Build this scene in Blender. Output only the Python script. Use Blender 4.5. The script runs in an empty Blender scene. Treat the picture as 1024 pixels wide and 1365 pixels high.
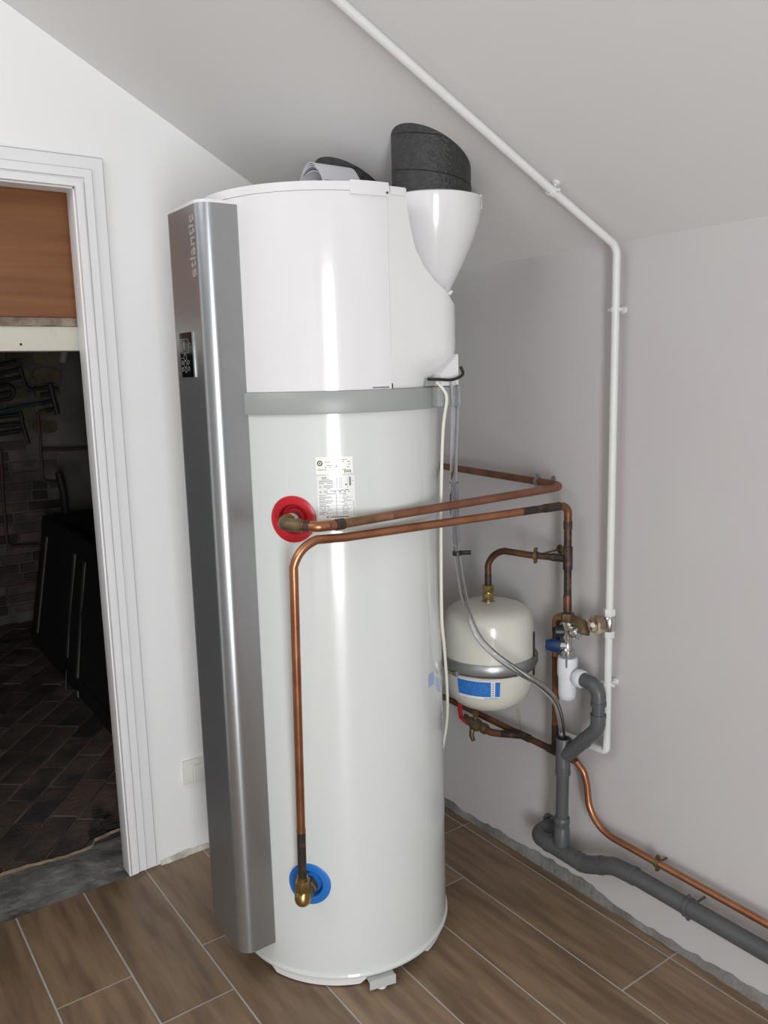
import bpy, bmesh, math, random
from mathutils import Vector, Matrix
random.seed(7)
scene = bpy.context.scene
C = scene.collection
V = Vector

# ------------------------------------------------------------------ camera
F_PX, CAM = 1103.549, V((1.8116, 2.4918, 1.5798))
CR = V((-0.81233598, 0.58261932, -0.0257872))
CU = V((-0.11686032, -0.11929705, 0.98595734))
CF = V((-0.57136146, -0.80394212, -0.16499437))
cam = bpy.data.cameras.new('camera'); camo = bpy.data.objects.new('camera', cam); C.objects.link(camo)
cam.sensor_fit = 'VERTICAL'; cam.sensor_height = 36.0; cam.lens = F_PX / 1365 * 36
cam.clip_start = 0.02
camo.matrix_world = Matrix(((CR.x, CU.x, -CF.x, CAM.x), (CR.y, CU.y, -CF.y, CAM.y), (CR.z, CU.z, -CF.z, CAM.z), (0, 0, 0, 1)))
scene.camera = camo

# ------------------------------------------------------------------ light
world = bpy.data.worlds.new('world'); scene.world = world; world.use_nodes = True
wn = world.node_tree.nodes['Background']; wn.inputs[0].default_value = (0.75, 0.87, 1, 1); wn.inputs[1].default_value = 1.0
def area(name, loc, rot, sx, sy, power, col):
    l = bpy.data.lights.new(name, 'AREA'); l.shape = 'RECTANGLE'; l.size = sx; l.size_y = sy
    l.energy = power; l.color = col
    o = bpy.data.objects.new(name, l); o.location = loc; o.rotation_euler = rot; C.objects.link(o); return o
# daylight in the glazed door opening of the wall behind the camera
area('daylight_door_sky', (2.45, 4.38, 1.72), (math.radians(-90), 0, 0), 0.72, 1.04, 33, (0.95, 0.98, 1.0))
area('daylight_door_terrace', (2.45, 4.38, 0.62), (math.radians(-90), 0, 0), 0.72, 1.14, 62, (0.93, 0.96, 1.0))
# added fill light, no window known; set high to keep off the tank's reflections
area('added_fill_light', (3.36, 1.35, 3.05), (0, math.radians(90), 0), 0.74, 1.7, 17, (0.97, 0.98, 1.0))
scene.view_settings.view_transform = 'Standard'; scene.view_settings.look = 'None'
scene.view_settings.gamma = 1; scene.view_settings.use_curve_mapping = False
scene.view_settings.exposure = 0.13

# ------------------------------------------------------------------ helpers
def P(px, py, ax, val):
    """point of the plane  coordinate[ax] = val  behind photo pixel (px, py)"""
    d = CF + (px - 512) / F_PX * CR - (py - 682.5) / F_PX * CU
    t = (val - CAM[ax]) / d[ax]
    return CAM + t * d

def mat(name, col, rough=0.6, metal=0.0, var=0.0, vscale=8.0, bump=0.0, bscale=60.0, col2=None, stretch=None,
        rnd=0.0, coat=0.0, trans=0.0, thr=(0.35, 0.65), detail=4.0, spec=None, objrnd=False):
    m = bpy.data.materials.new(name); m.use_nodes = True; nt = m.node_tree; b = nt.nodes['Principled BSDF']
    N = nt.nodes.new; L = nt.links.new
    b.inputs['Roughness'].default_value = rough; b.inputs['Metallic'].default_value = metal
    b.inputs['Coat Weight'].default_value = coat
    b.inputs['Coat Roughness'].default_value = 0.08
    if spec is not None: b.inputs['Specular IOR Level'].default_value = spec
    if trans: b.inputs['Transmission Weight'].default_value = trans; b.inputs['IOR'].default_value = 1.22
    b.inputs['Base Color'].default_value = (*col, 1)
    tc = N('ShaderNodeTexCoord'); vec = tc.outputs['Object']
    if stretch:
        mp = N('ShaderNodeMapping'); mp.inputs['Scale'].default_value = stretch; L(vec, mp.inputs[0]); vec = mp.outputs[0]
    if objrnd:
        oi = N('ShaderNodeObjectInfo'); ml = N('ShaderNodeMath'); ml.operation = 'MULTIPLY'; ml.inputs[1].default_value = 40
        L(oi.outputs['Random'], ml.inputs[0]); va = N('ShaderNodeVectorMath'); va.operation = 'ADD'
        L(vec, va.inputs[0]); L(ml.outputs[0], va.inputs[1]); vec = va.outputs[0]
    out = None
    if var or col2:
        n = N('ShaderNodeTexNoise'); n.inputs['Scale'].default_value = vscale; n.inputs['Detail'].default_value = detail
        L(vec, n.inputs['Vector'])
        r = N('ShaderNodeValToRGB'); c2 = col2 if col2 else tuple(c * (1 - var) for c in col)
        r.color_ramp.elements[0].position = thr[0]; r.color_ramp.elements[1].position = thr[1]
        r.color_ramp.elements[0].color = (*c2, 1); r.color_ramp.elements[1].color = (*col, 1)
        L(n.outputs[0], r.inputs[0]); out = r.outputs[0]
    if rnd:
        oi = N('ShaderNodeObjectInfo'); mr = N('ShaderNodeMapRange')
        mr.inputs['To Min'].default_value = 1 - rnd; mr.inputs['To Max'].default_value = 1 + rnd
        L(oi.outputs['Random'], mr.inputs[0]); mx = N('ShaderNodeVectorMath'); mx.operation = 'SCALE'
        if out: L(out, mx.inputs[0])
        else: mx.inputs[0].default_value = col
        L(mr.outputs[0], mx.inputs['Scale']); out = mx.outputs[0]
    if out: L(out, b.inputs['Base Color'])
    if bump:
        n2 = N('ShaderNodeTexNoise'); n2.inputs['Scale'].default_value = bscale; n2.inputs['Detail'].default_value = 5
        L(vec, n2.inputs['Vector']); bp = N('ShaderNodeBump'); bp.inputs['Strength'].default_value = bump
        bp.inputs['Distance'].default_value = 0.01; L(n2.outputs[0], bp.inputs['Height']); L(bp.outputs[0], b.inputs['Normal'])
    return m

M = dict(
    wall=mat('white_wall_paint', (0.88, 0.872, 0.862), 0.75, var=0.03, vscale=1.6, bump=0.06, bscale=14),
    wallr=mat('shaded_white_wall_paint', (0.56, 0.54, 0.53), 0.75, col2=(0.545, 0.51, 0.51), vscale=1.7, bump=0.08, bscale=12),  # same white paint as the left wall, with this side's shade in the colour
    ceil=mat('ceiling_paint', (0.75, 0.735, 0.72), 0.8, var=0.03, vscale=1.2, bump=0.05, bscale=9),
    back=mat('room_wall_paint', (0.40, 0.38, 0.35), 0.8, var=0.05),
    trim=mat('trim_paint', (0.82, 0.81, 0.81), 0.4, var=0.02),
    tile=mat('wood_look_tile', (0.28, 0.187, 0.112), 0.42, col2=(0.165, 0.106, 0.066), vscale=30, stretch=(1.0, 0.12, 1.0),
             rnd=0.12, detail=10, thr=(0.36, 0.64), bump=0.05, bscale=60, objrnd=True),
    grout=mat('grey_grout', (0.52, 0.51, 0.48), 0.85, var=0.12, vscale=30),
    bracket=mat('pale_grey_plastic', (0.50, 0.51, 0.48), 0.5),
    caulk_shade=mat('caulk_gap_shadow', (0.42, 0.41, 0.42), 0.7),
    mortar=mat('rough_mortar', (0.27, 0.255, 0.24), 0.9, col2=(0.14, 0.135, 0.125), vscale=9, bump=0.5, bscale=70),
    mortar_l=mat('cream_mortar', (0.68, 0.65, 0.58), 0.85, col2=(0.40, 0.37, 0.32), vscale=25, bump=0.5),
    tank=mat('tank_enamel', (0.67, 0.69, 0.67), 0.18, coat=0.6, var=0.01, vscale=3),
    hood=mat('white_plastic', (0.79, 0.775, 0.78), 0.16, coat=0.5, var=0.015, vscale=4),
    hoodin=mat('white_plastic_matt', (0.72, 0.71, 0.71), 0.4, var=0.03),
    band=mat('grey_band_plastic', (0.335, 0.35, 0.335), 0.38, var=0.04, vscale=12),
    silver=mat('silver_casing', (0.43, 0.445, 0.46), 0.30, metal=0.84, var=0.03, vscale=60, bump=0.02, bscale=500),
    text=mat('casing_lettering', (0.50, 0.48, 0.47), 0.4, metal=0.5),
    screen=mat('black_gloss', (0.006, 0.006, 0.007), 0.12, var=0.2),
    icon=mat('icon_grey', (0.30, 0.30, 0.30), 0.4),
    red=mat('red_plastic', (0.50, 0.012, 0.022), 0.3, var=0.06),
    blue=mat('blue_plastic', (0.02, 0.17, 0.55), 0.3, var=0.06),
    bluek=mat('dark_blue_cap', (0.005, 0.032, 0.10), 0.45, var=0.1),
    sticker=mat('sticker_paper', (0.78, 0.78, 0.76), 0.35, var=0.01),
    sticker2=mat('cream_sticker_paper', (0.85, 0.84, 0.76), 0.3, var=0.01),
    ink=mat('grey_ink', (0.22, 0.22, 0.24), 0.6), inkd=mat('dark_ink', (0.04, 0.04, 0.045), 0.5),
    inkr=mat('red_ink', (0.5, 0.16, 0.15), 0.5),
    copper=mat('copper', (0.46, 0.21, 0.11), 0.33, metal=0.85, col2=(0.31, 0.125, 0.065), vscale=14, thr=(0.3, 0.7)),
    copperd=mat('weathered_copper', (0.27, 0.11, 0.055), 0.45, metal=0.6, col2=(0.075, 0.04, 0.027), vscale=13, thr=(0.42, 0.68)),
    copperw=mat('matt_copper', (0.30, 0.135, 0.08), 0.5, metal=0.5, col2=(0.20, 0.085, 0.05), vscale=22, thr=(0.35, 0.7)),
    burnt=mat('scorched_copper', (0.17, 0.075, 0.04), 0.5, metal=0.4, col2=(0.038, 0.030, 0.026), vscale=34, thr=(0.50, 0.72)),
    flux=mat('scorched_black', (0.03, 0.024, 0.02), 0.6, metal=0.2, col2=(0.08, 0.04, 0.03), vscale=60),
    brass=mat('brass', (0.47, 0.33, 0.12), 0.32, metal=0.9, col2=(0.28, 0.19, 0.08), vscale=30),
    brassd=mat('tarnished_brass', (0.22, 0.17, 0.085), 0.5, metal=0.6, col2=(0.12, 0.085, 0.045), vscale=40),
    chrome=mat('chrome', (0.62, 0.62, 0.6), 0.22, metal=0.95, var=0.08, vscale=30),
    zinc=mat('zinc', (0.40, 0.42, 0.42), 0.38, metal=0.8, var=0.15, vscale=25),
    vessel=mat('cream_enamel', (0.64, 0.625, 0.555), 0.22, coat=0.4, var=0.01),
    pvc=mat('grey_pvc', (0.09, 0.093, 0.096), 0.40, var=0.1, vscale=12),
    pvcw=mat('white_pvc', (0.72, 0.73, 0.76), 0.4, var=0.02),
    wpipe=mat('white_painted_pipe', (0.73, 0.74, 0.72), 0.4, var=0.03, vscale=20),
    foam=mat('black_foam', (0.038, 0.04, 0.038), 0.45, col2=(0.022, 0.023, 0.022), vscale=60, bump=0.5, bscale=140),
    hose=mat('clear_hose', (0.90, 0.91, 0.93), 0.03, trans=1.0),
    cable=mat('white_cable', (0.74, 0.73, 0.65), 0.45),
    black=mat('black_plastic', (0.012, 0.012, 0.012), 0.4),
    paper=mat('manual_paper', (0.75, 0.74, 0.79), 0.5, var=0.04), paperd=mat('manual_cover', (0.25, 0.23, 0.33), 0.5),
    socket=mat('socket_plastic', (0.76, 0.74, 0.68), 0.4, var=0.02),
    veneer=mat('orange_veneer', (0.23, 0.090, 0.032), 0.5, col2=(0.175, 0.064, 0.022), vscale=4, stretch=(0.5, 1, 9), detail=7),
    lintel=mat('cream_painted_beam', (0.60, 0.57, 0.49), 0.6, col2=(0.45, 0.42, 0.35), vscale=9, thr=(0.2, 0.45)),
    splint=mat('broken_edge', (0.30, 0.24, 0.18), 0.8, col2=(0.10, 0.06, 0.04), vscale=16, bump=0.6),
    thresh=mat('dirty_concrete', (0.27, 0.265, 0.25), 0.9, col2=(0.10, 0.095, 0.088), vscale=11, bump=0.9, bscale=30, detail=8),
    terra=mat('dirty_terracotta', (0.15, 0.10, 0.08), 0.8, col2=(0.045, 0.04, 0.038), vscale=5, bump=0.5, bscale=40, rnd=0.3, objrnd=True, detail=7),
    tjoint=mat('old_joint', (0.40, 0.31, 0.24), 0.9, col2=(0.10, 0.09, 0.08), vscale=4, bump=0.5),
    sandjoint=mat('sandy_mortar', (0.34, 0.23, 0.15), 0.9, col2=(0.2, 0.15, 0.11), vscale=20, bump=0.5),
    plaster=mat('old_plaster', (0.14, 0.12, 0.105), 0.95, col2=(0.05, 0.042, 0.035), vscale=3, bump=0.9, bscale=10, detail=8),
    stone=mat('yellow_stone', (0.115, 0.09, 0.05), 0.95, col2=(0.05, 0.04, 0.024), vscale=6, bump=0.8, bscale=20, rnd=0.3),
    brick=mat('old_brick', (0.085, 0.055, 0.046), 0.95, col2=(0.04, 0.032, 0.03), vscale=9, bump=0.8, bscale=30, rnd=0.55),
    oldpipe=mat('dark_pipe', (0.022, 0.016, 0.013), 0.6, col2=(0.010, 0.009, 0.008), vscale=12),  # nearly black pipe colour with darker mottling
    oldcop=mat('dull_copper', (0.06, 0.024, 0.018), 0.6), oldblue=mat('blue_tube', (0.015, 0.045, 0.07), 0.5),
    dark=mat('dark_wood', (0.013, 0.011, 0.009), 0.7, var=0.4, vscale=6, bump=0.3, bscale=30),  # near-black wood, unevenly darkened by noise
    strip=mat('worn_batten', (0.13, 0.115, 0.10), 0.8, var=0.3, vscale=9),
    steel=mat('bare_steel', (0.5, 0.5, 0.52), 0.35, metal=0.9),
)

def rootloc(o):
    l = V((0, 0, 0))
    while o: l += V(o.location); o = o.parent
    return l
def build(name, bm, m, parent=None, kind=None, label=None, cat=None, group=None, smooth=40, loc=None):
    """link bm (world coordinates) as one mesh object"""
    bmesh.ops.recalc_face_normals(bm, faces=bm.faces[:])
    if parent: org = rootloc(parent)
    elif loc: org = V(loc)
    else:
        xs = [v.co for v in bm.verts]
        org = V(((min(v.x for v in xs) + max(v.x for v in xs)) / 2, (min(v.y for v in xs) + max(v.y for v in xs)) / 2, min(v.z for v in xs)))
    bmesh.ops.translate(bm, verts=bm.verts[:], vec=-org)
    me = bpy.data.meshes.new(name); bm.to_mesh(me); bm.free()
    me.materials.append(M[m] if isinstance(m, str) else m)
    if smooth:
        me.shade_smooth(); me.set_sharp_from_angle(angle=math.radians(smooth))
    o = bpy.data.objects.new(name, me); C.objects.link(o)
    if parent: o.parent = parent
    else: o.location = org
    tag(o, label, cat, group, kind); return o
def tag(o, label=None, cat=None, group=None, kind=None):
    for k, v in (('label', label), ('category', cat), ('group', group), ('kind', kind)):
        if v: o[k] = v
def thing(name, loc, label, cat, group=None, kind=None):
    o = bpy.data.objects.new(name, None); o.location = loc; o.empty_display_size = 0.05; C.objects.link(o)
    tag(o, label, cat, group, kind); return o

def B(): return bmesh.new()
def box(bm, a, b, bev=0.0):
    a, b = V(a), V(b); c = (a + b) / 2
    r = bmesh.ops.create_cube(bm, size=1, matrix=Matrix.Translation(c) @ Matrix.Diagonal((abs(b.x - a.x), abs(b.y - a.y), abs(b.z - a.z), 1)))
    if bev:
        es = list({e for v in r['verts'] for e in v.link_edges})
        bmesh.ops.bevel(bm, geom=es, offset=bev, segments=2, affect='EDGES', profile=0.6)
    return bm
def frame_of(d):
    d = d.normalized(); u = d.cross(V((0, 0, 1)))
    if u.length < 1e-3: u = d.cross(V((0, 1, 0)))
    u.normalize(); return u, d.cross(u).normalized()
def fillet(pts, r, seg=7):
    pts = [V(p) for p in pts]; out = [pts[0]]
    for i in range(1, len(pts) - 1):
        rr = r[i] if isinstance(r, (list, tuple)) else r
        a, b, c = pts[i - 1], pts[i], pts[i + 1]; u = (a - b); w = (c - b); lu, lw = u.length, w.length
        u.normalize(); w.normalize(); ang = u.angle(w)
        if rr <= 0 or ang > 3.1: out.append(b); continue
        t = min(rr / math.tan(ang / 2), lu * 0.48, lw * 0.48)
        for k in range(seg + 1):
            s = k / seg; p0, p1 = b + u * t, b + w * t
            out.append((1 - s) ** 2 * p0 + 2 * s * (1 - s) * (b * 0.55 + (p0 + p1) * 0.225) + s * s * p1)
    out.append(pts[-1]); return out
def tube(bm, pts, r, seg=16, caps=True):
    pts = [V(p) for p in pts]; n = len(pts)
    tan = [(pts[min(i + 1, n - 1)] - pts[max(i - 1, 0)]).normalized() for i in range(n)]
    u, w = frame_of(tan[0]); rings = []
    for i in range(n):
        u = (u - tan[i] * u.dot(tan[i])).normalized(); w = tan[i].cross(u)
        rr = r[i] if isinstance(r, (list, tuple)) else r
        rings.append([bm.verts.new(pts[i] + rr * (math.cos(2 * math.pi * k / seg) * u + math.sin(2 * math.pi * k / seg) * w)) for k in range(seg)])
    for a, b in zip(rings, rings[1:]):
        for k in range(seg): bm.faces.new((a[k], a[(k + 1) % seg], b[(k + 1) % seg], b[k]))
    if caps: bm.faces.new(rings[0][::-1]); bm.faces.new(rings[-1])
    return bm
def rod(bm, a, b, r, r2=None, seg=16):
    return tube(bm, [a, b], [r, r if r2 is None else r2], seg)
def lathe(bm, c, axis, prof, seg=32, closed=False):
    """prof = (radius, offset along axis)"""
    c = V(c); d = V(axis).normalized(); u, w = frame_of(d); rings = []
    for (r, h) in prof:
        if r < 1e-5: rings.append([bm.verts.new(c + d * h)])
        else: rings.append([bm.verts.new(c + d * h + r * (math.cos(2 * math.pi * k / seg) * u + math.sin(2 * math.pi * k / seg) * w)) for k in range(seg)])
    prs = list(zip(rings, rings[1:])) + ([(rings[-1], rings[0])] if closed else [])
    for a, b in prs:
        for k in range(seg):
            f = [a[k % len(a)], a[(k + 1) % len(a)], b[(k + 1) % len(b)], b[k % len(b)]]
            f = [v for i, v in enumerate(f) if v not in f[:i]]
            if len(f) > 2: bm.faces.new(f)
    if not closed:
        for rg in (rings[0], rings[-1]):
            if len(rg) > 1: bm.faces.new(rg)
    return bm
def prism(bm, pts, vec):
    a = [bm.verts.new(V(p)) for p in pts]; b = [bm.verts.new(V(p) + V(vec)) for p in pts]; n = len(a)
    bm.faces.new(a); bm.faces.new(b[::-1])
    for i in range(n): bm.faces.new((a[i], b[i], b[(i + 1) % n], a[(i + 1) % n]))
    return bm
def hexnut(bm, a, b, r):
    tube(bm, [a, a.lerp(b, .12), a.lerp(b, .88), b], [r * .9, r, r, r * .9], 6); return bm
def quad(bm, pts): bm.faces.new([bm.verts.new(V(p)) for p in pts]); return bm
def dup(root, loc, label=None):
    r = root.copy(); C.objects.link(r); r.location = loc
    if label: r['label'] = label
    for ch in list(root.children):
        c = ch.copy(); C.objects.link(c); c.parent = r
        for g in ch.children:
            d = g.copy(); C.objects.link(d); d.parent = c
    return r

ZC, SL = 1.9016, 0.5455                     # eaves height at the right wall and ceiling slope
def zceil(x): return ZC + SL * x
RX, RY = 3.3, 4.3                           # room extent
DX0, DX1, DH = 1.085, 1.93, 2.118           # doorway in the left wall
OY = -3.33                                  # far wall of the old room

# ------------------------------------------------------------------ room shell
fl = build('floor', box(B(), (0, 0, -0.06), (RX, RY, -0.0015)), 'grout', kind='structure', smooth=0)
tile_i = 0
def floor_tile(x0, x1, y0, y1):
    bm = B(); box(bm, (x0, y0, -0.0013), (x1, y1, 0.0002), 0.0006)
    bmesh.ops.translate(bm, verts=bm.verts[:], vec=(0, 0, 0))
    o = build('floor_tile', bm, 'tile', fl, smooth=0)
    # give each tile its own origin
    c = V(((x0 + x1) / 2, (y0 + y1) / 2, 0)); me = o.data; d = c - rootloc(fl)
    me.transform(Matrix.Translation(-d)); o.location = d
PIT, G = 0.1985, 0.0026
starts = {-1: 0.437, 0: 0.437, 1: 0.669, 2: 0.50, 3: 0.36, 4: 0.457, 5: 0.667, 6: 0.456, 7: 0.80}
LEN = 0.847
k = -1
while True:
    x0 = 0.0435 + PIT * k; x1 = x0 + PIT
    if x0 > RX: break
    s = starts.get(k, random.uniform(0.1, LEN)); ys = [0.0]; y = s
    while y < RY: ys.append(y); y += LEN
    ys.append(RY)
    for ya, yb in zip(ys, ys[1:]):
        xa, xb = max(x0, 0.0) + G, min(x1, RX) - G
        if yb - ya > 0.02 and xb - xa > 0.01: floor_tile(xa, xb, ya + (G if ya else 0.0), yb - G)
    k += 1

def wallpoly(name, pts, vec, m, kind='structure'):
    return build(name, prism(B(), pts, vec), m, kind=kind, smooth=0)
T = 0.25
# left wall (y = 0) with the doorway, split in one polygon around the opening
wl = B(); HO = 2.13
for poly in ([(0, 0, -0.06), (DX0 - .012, 0, -0.06), (DX0 - .012, 0, zceil(DX0 - .012)), (0, 0, zceil(0))],
             [(DX0 - .012, 0, HO), (DX1 + .012, 0, HO), (DX1 + .012, 0, zceil(DX1 + .012)), (DX0 - .012, 0, zceil(DX0 - .012))],
             [(DX1 + .012, 0, -0.06), (RX, 0, -0.06), (RX, 0, zceil(RX)), (DX1 + .012, 0, zceil(DX1 + .012))]):
    prism(wl, poly, (0, -.05, 0))
wall_left = build('wall_left', wl, 'wall', kind='structure', smooth=0)
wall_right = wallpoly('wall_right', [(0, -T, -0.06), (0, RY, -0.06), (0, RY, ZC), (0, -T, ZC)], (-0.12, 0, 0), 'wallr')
ww = B(); zr = zceil(RX)
for y0_, y1_, z0_, z1_ in ((0, .48, -.06, zr), (2.22, RY, -.06, zr), (.48, 2.22, -.06, 2.66), (.48, 2.22, 3.44, zr)):
    box(ww, (RX, y0_, z0_), (RX + .12, y1_, z1_))
build('wall_fill_opening', ww, 'back', kind='structure', smooth=0)  # unseen side wall; its high opening is added for the fill light
wbk = B(); WX0, WX1, WH = 2.02, 2.88, 2.26
for poly in ([(0, RY, -0.06), (WX0, RY, -0.06), (WX0, RY, zceil(WX0)), (0, RY, ZC)],
             [(WX0, RY, WH), (WX1, RY, WH), (WX1, RY, zceil(WX1)), (WX0, RY, zceil(WX0))],
             [(WX1, RY, -0.06), (RX, RY, -0.06), (RX, RY, zceil(RX)), (WX1, RY, zceil(WX1))]):
    prism(wbk, poly, (0, 0.2, 0))
build('wall_back', wbk, 'back', kind='structure', smooth=0)
ceiling = wallpoly('ceiling', [(-0.12, -T, zceil(-0.12)), (-0.12, RY, zceil(-0.12)), (RX, RY, zceil(RX)), (RX, -T, zceil(RX))], (0, 0, 0.1), 'ceil')

mw = B()
for poly in ([(-.35, -.052, -.07), (.965, -.052, -.07), (.965, -.052, zceil(.965)), (-.35, -.052, zceil(-.35))],
             [(.965, -.052, HO), (2.05, -.052, HO), (2.05, -.052, 2.55), (.965, -.052, zceil(.965))],
             [(2.05, -.052, -.07), (3.05, -.052, -.07), (3.05, -.052, 2.55), (2.05, -.052, 2.55)]):
    prism(mw, poly, (0, -(T - .052), 0))
build('wall_masonry', mw, 'plaster', kind='structure', smooth=0)
# rough mortar skirting along the right wall, ragged top edge
bm = B(); ys = [0.02 + i * 0.02 for i in range(190)]; prev = None
for i, y in enumerate(ys):
    h = 0.024 + 0.006 * math.sin(y * 9) + random.uniform(-.005, .005) + (0.010 if .5 < y < 1.0 else 0)
    d = 0.007 + random.uniform(-.002, .003)
    vs = [bm.verts.new(c) for c in ((0.0005, y, 0.0), (0.004 + d, y, 0.0), (0.0025 + d * .25, y, h * .7), (0.0008, y, h))]
    if prev:
        for a in range(3): bm.faces.new((prev[a], prev[a + 1], vs[a + 1], vs[a]))
    prev = vs
build('baseboard_right', bm, 'mortar', kind='structure', smooth=60)
bm = B(); prev = None
for i in range(50):
    x = 0.02 + i * 0.0197
    h = 0.014 + 0.004 * math.sin(x * 23) + random.uniform(-.003, .003); d = 0.012 + random.uniform(-.003, .003)
    vs = [bm.verts.new(c) for c in ((x, 0.0005, 0.0003), (x, d, 0.0003), (x, d * .5, h * .7), (x, 0.0008, h))]
    if prev:
        for a in range(3): bm.faces.new((prev[a], prev[a + 1], vs[a + 1], vs[a]))
    prev = vs
build('baseboard_left', bm, 'mortar_l', kind='structure', smooth=60)
# brown filler smear on the right wall
bm = B(); c = P(693, 958, 0, 0.0)
prism(bm, [c + V((0, math.cos(a) * .010 * (1 + .3 * math.sin(3 * a)) - .006 * math.sin(a), math.sin(a) * .036)) for a in [i * math.pi / 8 for i in range(16)]], (.0012, 0, 0))
build('filler_smear', bm, mat('brown_filler', (0.50, 0.44, 0.36), 0.8, col2=(0.58, 0.55, 0.51), vscale=40), wall_right)

# ------------------------------------------------------------------ door frame
DF = build('door_1', box(B(), (DX0 - .010, -0.056, 0.0), (DX0 + .004, 0.006, DH + .006), 0.001), 'trim', kind='structure')
def frame_bar(off_in, off_out, y1, name, y0=-0.002):
    """an upside-down U of boards between two offsets from the clear opening"""
    bm = B()
    xi, xo = DX0 - off_in, DX0 - off_out; zi, zo = DH + off_in, DH + off_out; Xi, Xo = DX1 + off_in, DX1 + off_out
    for q in ([(xo, 0.012), (xi, 0.012), (xi, zi), (xo, zo)], [(Xi, 0.012), (Xo, 0.012), (Xo, zo), (Xi, zi)], [(xo, zo), (xi, zi), (Xi, zi), (Xo, zo)]):
        prism(bm, [(x, y0, z) for x, z in q], (0, y1 - y0, 0))
    bmesh.ops.remove_doubles(bm, verts=bm.verts[:], dist=1e-5)
    return build(name, bm, 'trim', DF, smooth=0)
frame_bar(0.000, 0.020, 0.024, 'jamb_bead', -0.03)
frame_bar(0.020, 0.027, 0.010, 'groove')
frame_bar(0.027, 0.050, 0.019, 'inner_moulding')
frame_bar(0.050, 0.084, 0.013, 'architrave')
for q_ in (frame_bar(0.0835, 0.0852, 0.0134, 'shadow_gap_line'), frame_bar(0.0492, 0.0502, 0.0193, 'shadow_gap_line')): q_.data.materials[0] = M['caulk_shade']  # raised grey strips draw the shadow gaps as colour
bm = B(); box(bm, (DX1 - .004, -0.056, 0), (DX1 + .010, 0.006, DH + .006)); box(bm, (DX0, -0.056, DH - .004), (DX1, 0.006, DH + .010)); build('lining', bm, 'trim', DF, smooth=0)
for px, py in ((130, 366), (159, 721), (185, 1041), (121, 234)):
    c = P(px, py, 1, 0.0165); build('nail_hole', lathe(B(), (c.x, 0.0125, c.z), (0, 1, 0), [(0.0030, 0), (0.0030, .0009), (0, .0009)], 10), 'black', DF)

# upper board and beam across the doorway
tp = thing('transom_board', (1.5, -0.10, 1.752), 'orange wood veneer board closing the top of the doorway', 'panel')
build('veneer_board', box(B(), (DX0 - .09, -0.085, 1.766), (DX1 + .09, -0.067, DH + .004), .001), 'veneer', tp)
bm = B(); prev = None
for i in range(52):
    x = DX0 - .088 + i * .02; z0 = 1.7405 + random.uniform(-.001, .001); z1 = 1.765; d = random.uniform(-.003, .002)
    vs = [bm.verts.new(c) for c in ((x, -0.10, z0), (x, -0.070 + d, z0), (x, -0.072 + d * .5, z1), (x, -0.10, z1))]
    if prev:
        for a in range(4): bm.faces.new((prev[a], prev[(a + 1) % 4], vs[(a + 1) % 4], vs[a]))
    else: bm.faces.new(vs)
    prev = vs
bm.faces.new(prev[::-1])
build('splintered_edge', bm, 'splint', tp, label='splintered lower edge strip, brown and grey')
bm = B(); box(bm, (DX0 - .005, -0.13, DH - .02), (DX1 + .005, -0.10, HO)); 
bmn = B(); box(bmn, (DX0 - .105, -0.17, 1.670), (DX1 + .105, -0.075, 1.740), .003); bm.free()
build('lintel_beam', bmn, 'lintel', label='cream painted wooden beam across the doorway under the orange board', cat='beam')
c = P(28, 459, 1, -0.074)
build('knot_hole', lathe(B(), (c.x, -0.0752, c.z), (0, 1, 0), [(0.004, 0), (0.0036, .0008), (0, .0009)], 8), 'black', bpy.data.objects['lintel_beam'])
# reveal + threshold
build('trim_threshold', box(B(), (.966, -0.262, -0.06), (2.049, -0.0525, -0.004), .004), 'thresh', kind='structure')

build('trim_threshold_front', box(B(), (DX0 - .012, -0.0525, -0.06), (DX1 + .012, -0.0008, -0.004)), 'thresh', kind='structure', smooth=0)
# ------------------------------------------------------------------ old room beyond the door
oldf = build('floor_old_room', box(B(), (-0.35, OY, -0.07), (2.9, -0.25, -0.014)), 'tjoint', kind='structure', smooth=0)
bm = B(); prev = None
for i in range(68):
    x = .967 + i * .0148; yy = -0.262 + .012 * math.sin(x * 17) + random.uniform(-.003, .003) - (0.03 if x < 1.12 else 0)
    w = 0.011 + random.uniform(-.003, .004)
    vs = [bm.verts.new(q) for q in ((x, yy - w, -0.012), (x, yy, 0.001), (x, yy + w, -0.005))]
    if prev:
        for a in range(2): bm.faces.new((prev[a], prev[a + 1], vs[a + 1], vs[a]))
    prev = vs
build('mortar_line', bm, 'sandjoint', oldf, label='sandy mortar line along the concrete threshold')
uu, vv = V((0.625, 0.78, 0)), V((-0.78, 0.625, 0)); o0 = V((1.299, -0.266, 0)); TL, TW = 0.275, 0.110
cache = None; cnt = 0
cand = []
for j in range(-40, 41):
    sh = (0.0, 0.05, 0.52, 0.10, 0.93)[j % 5] * TL
    for i in range(-20, 12):
        c = o0 + uu * (i * TL + sh + TL / 2) + vv * (j * TW + TW / 2)
        if -0.2 < c.x < 2.7 and OY + 0.06 < c.y < -0.36 and c.x < 1.45 + (c.y + .3) * -.02 + 0.15:
            cand.append(c)
cand.sort(key=lambda c: -c.y); 
base = None
def clipped(c):
    return c.y > -0.45
rest = B(); nb = 0
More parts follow.
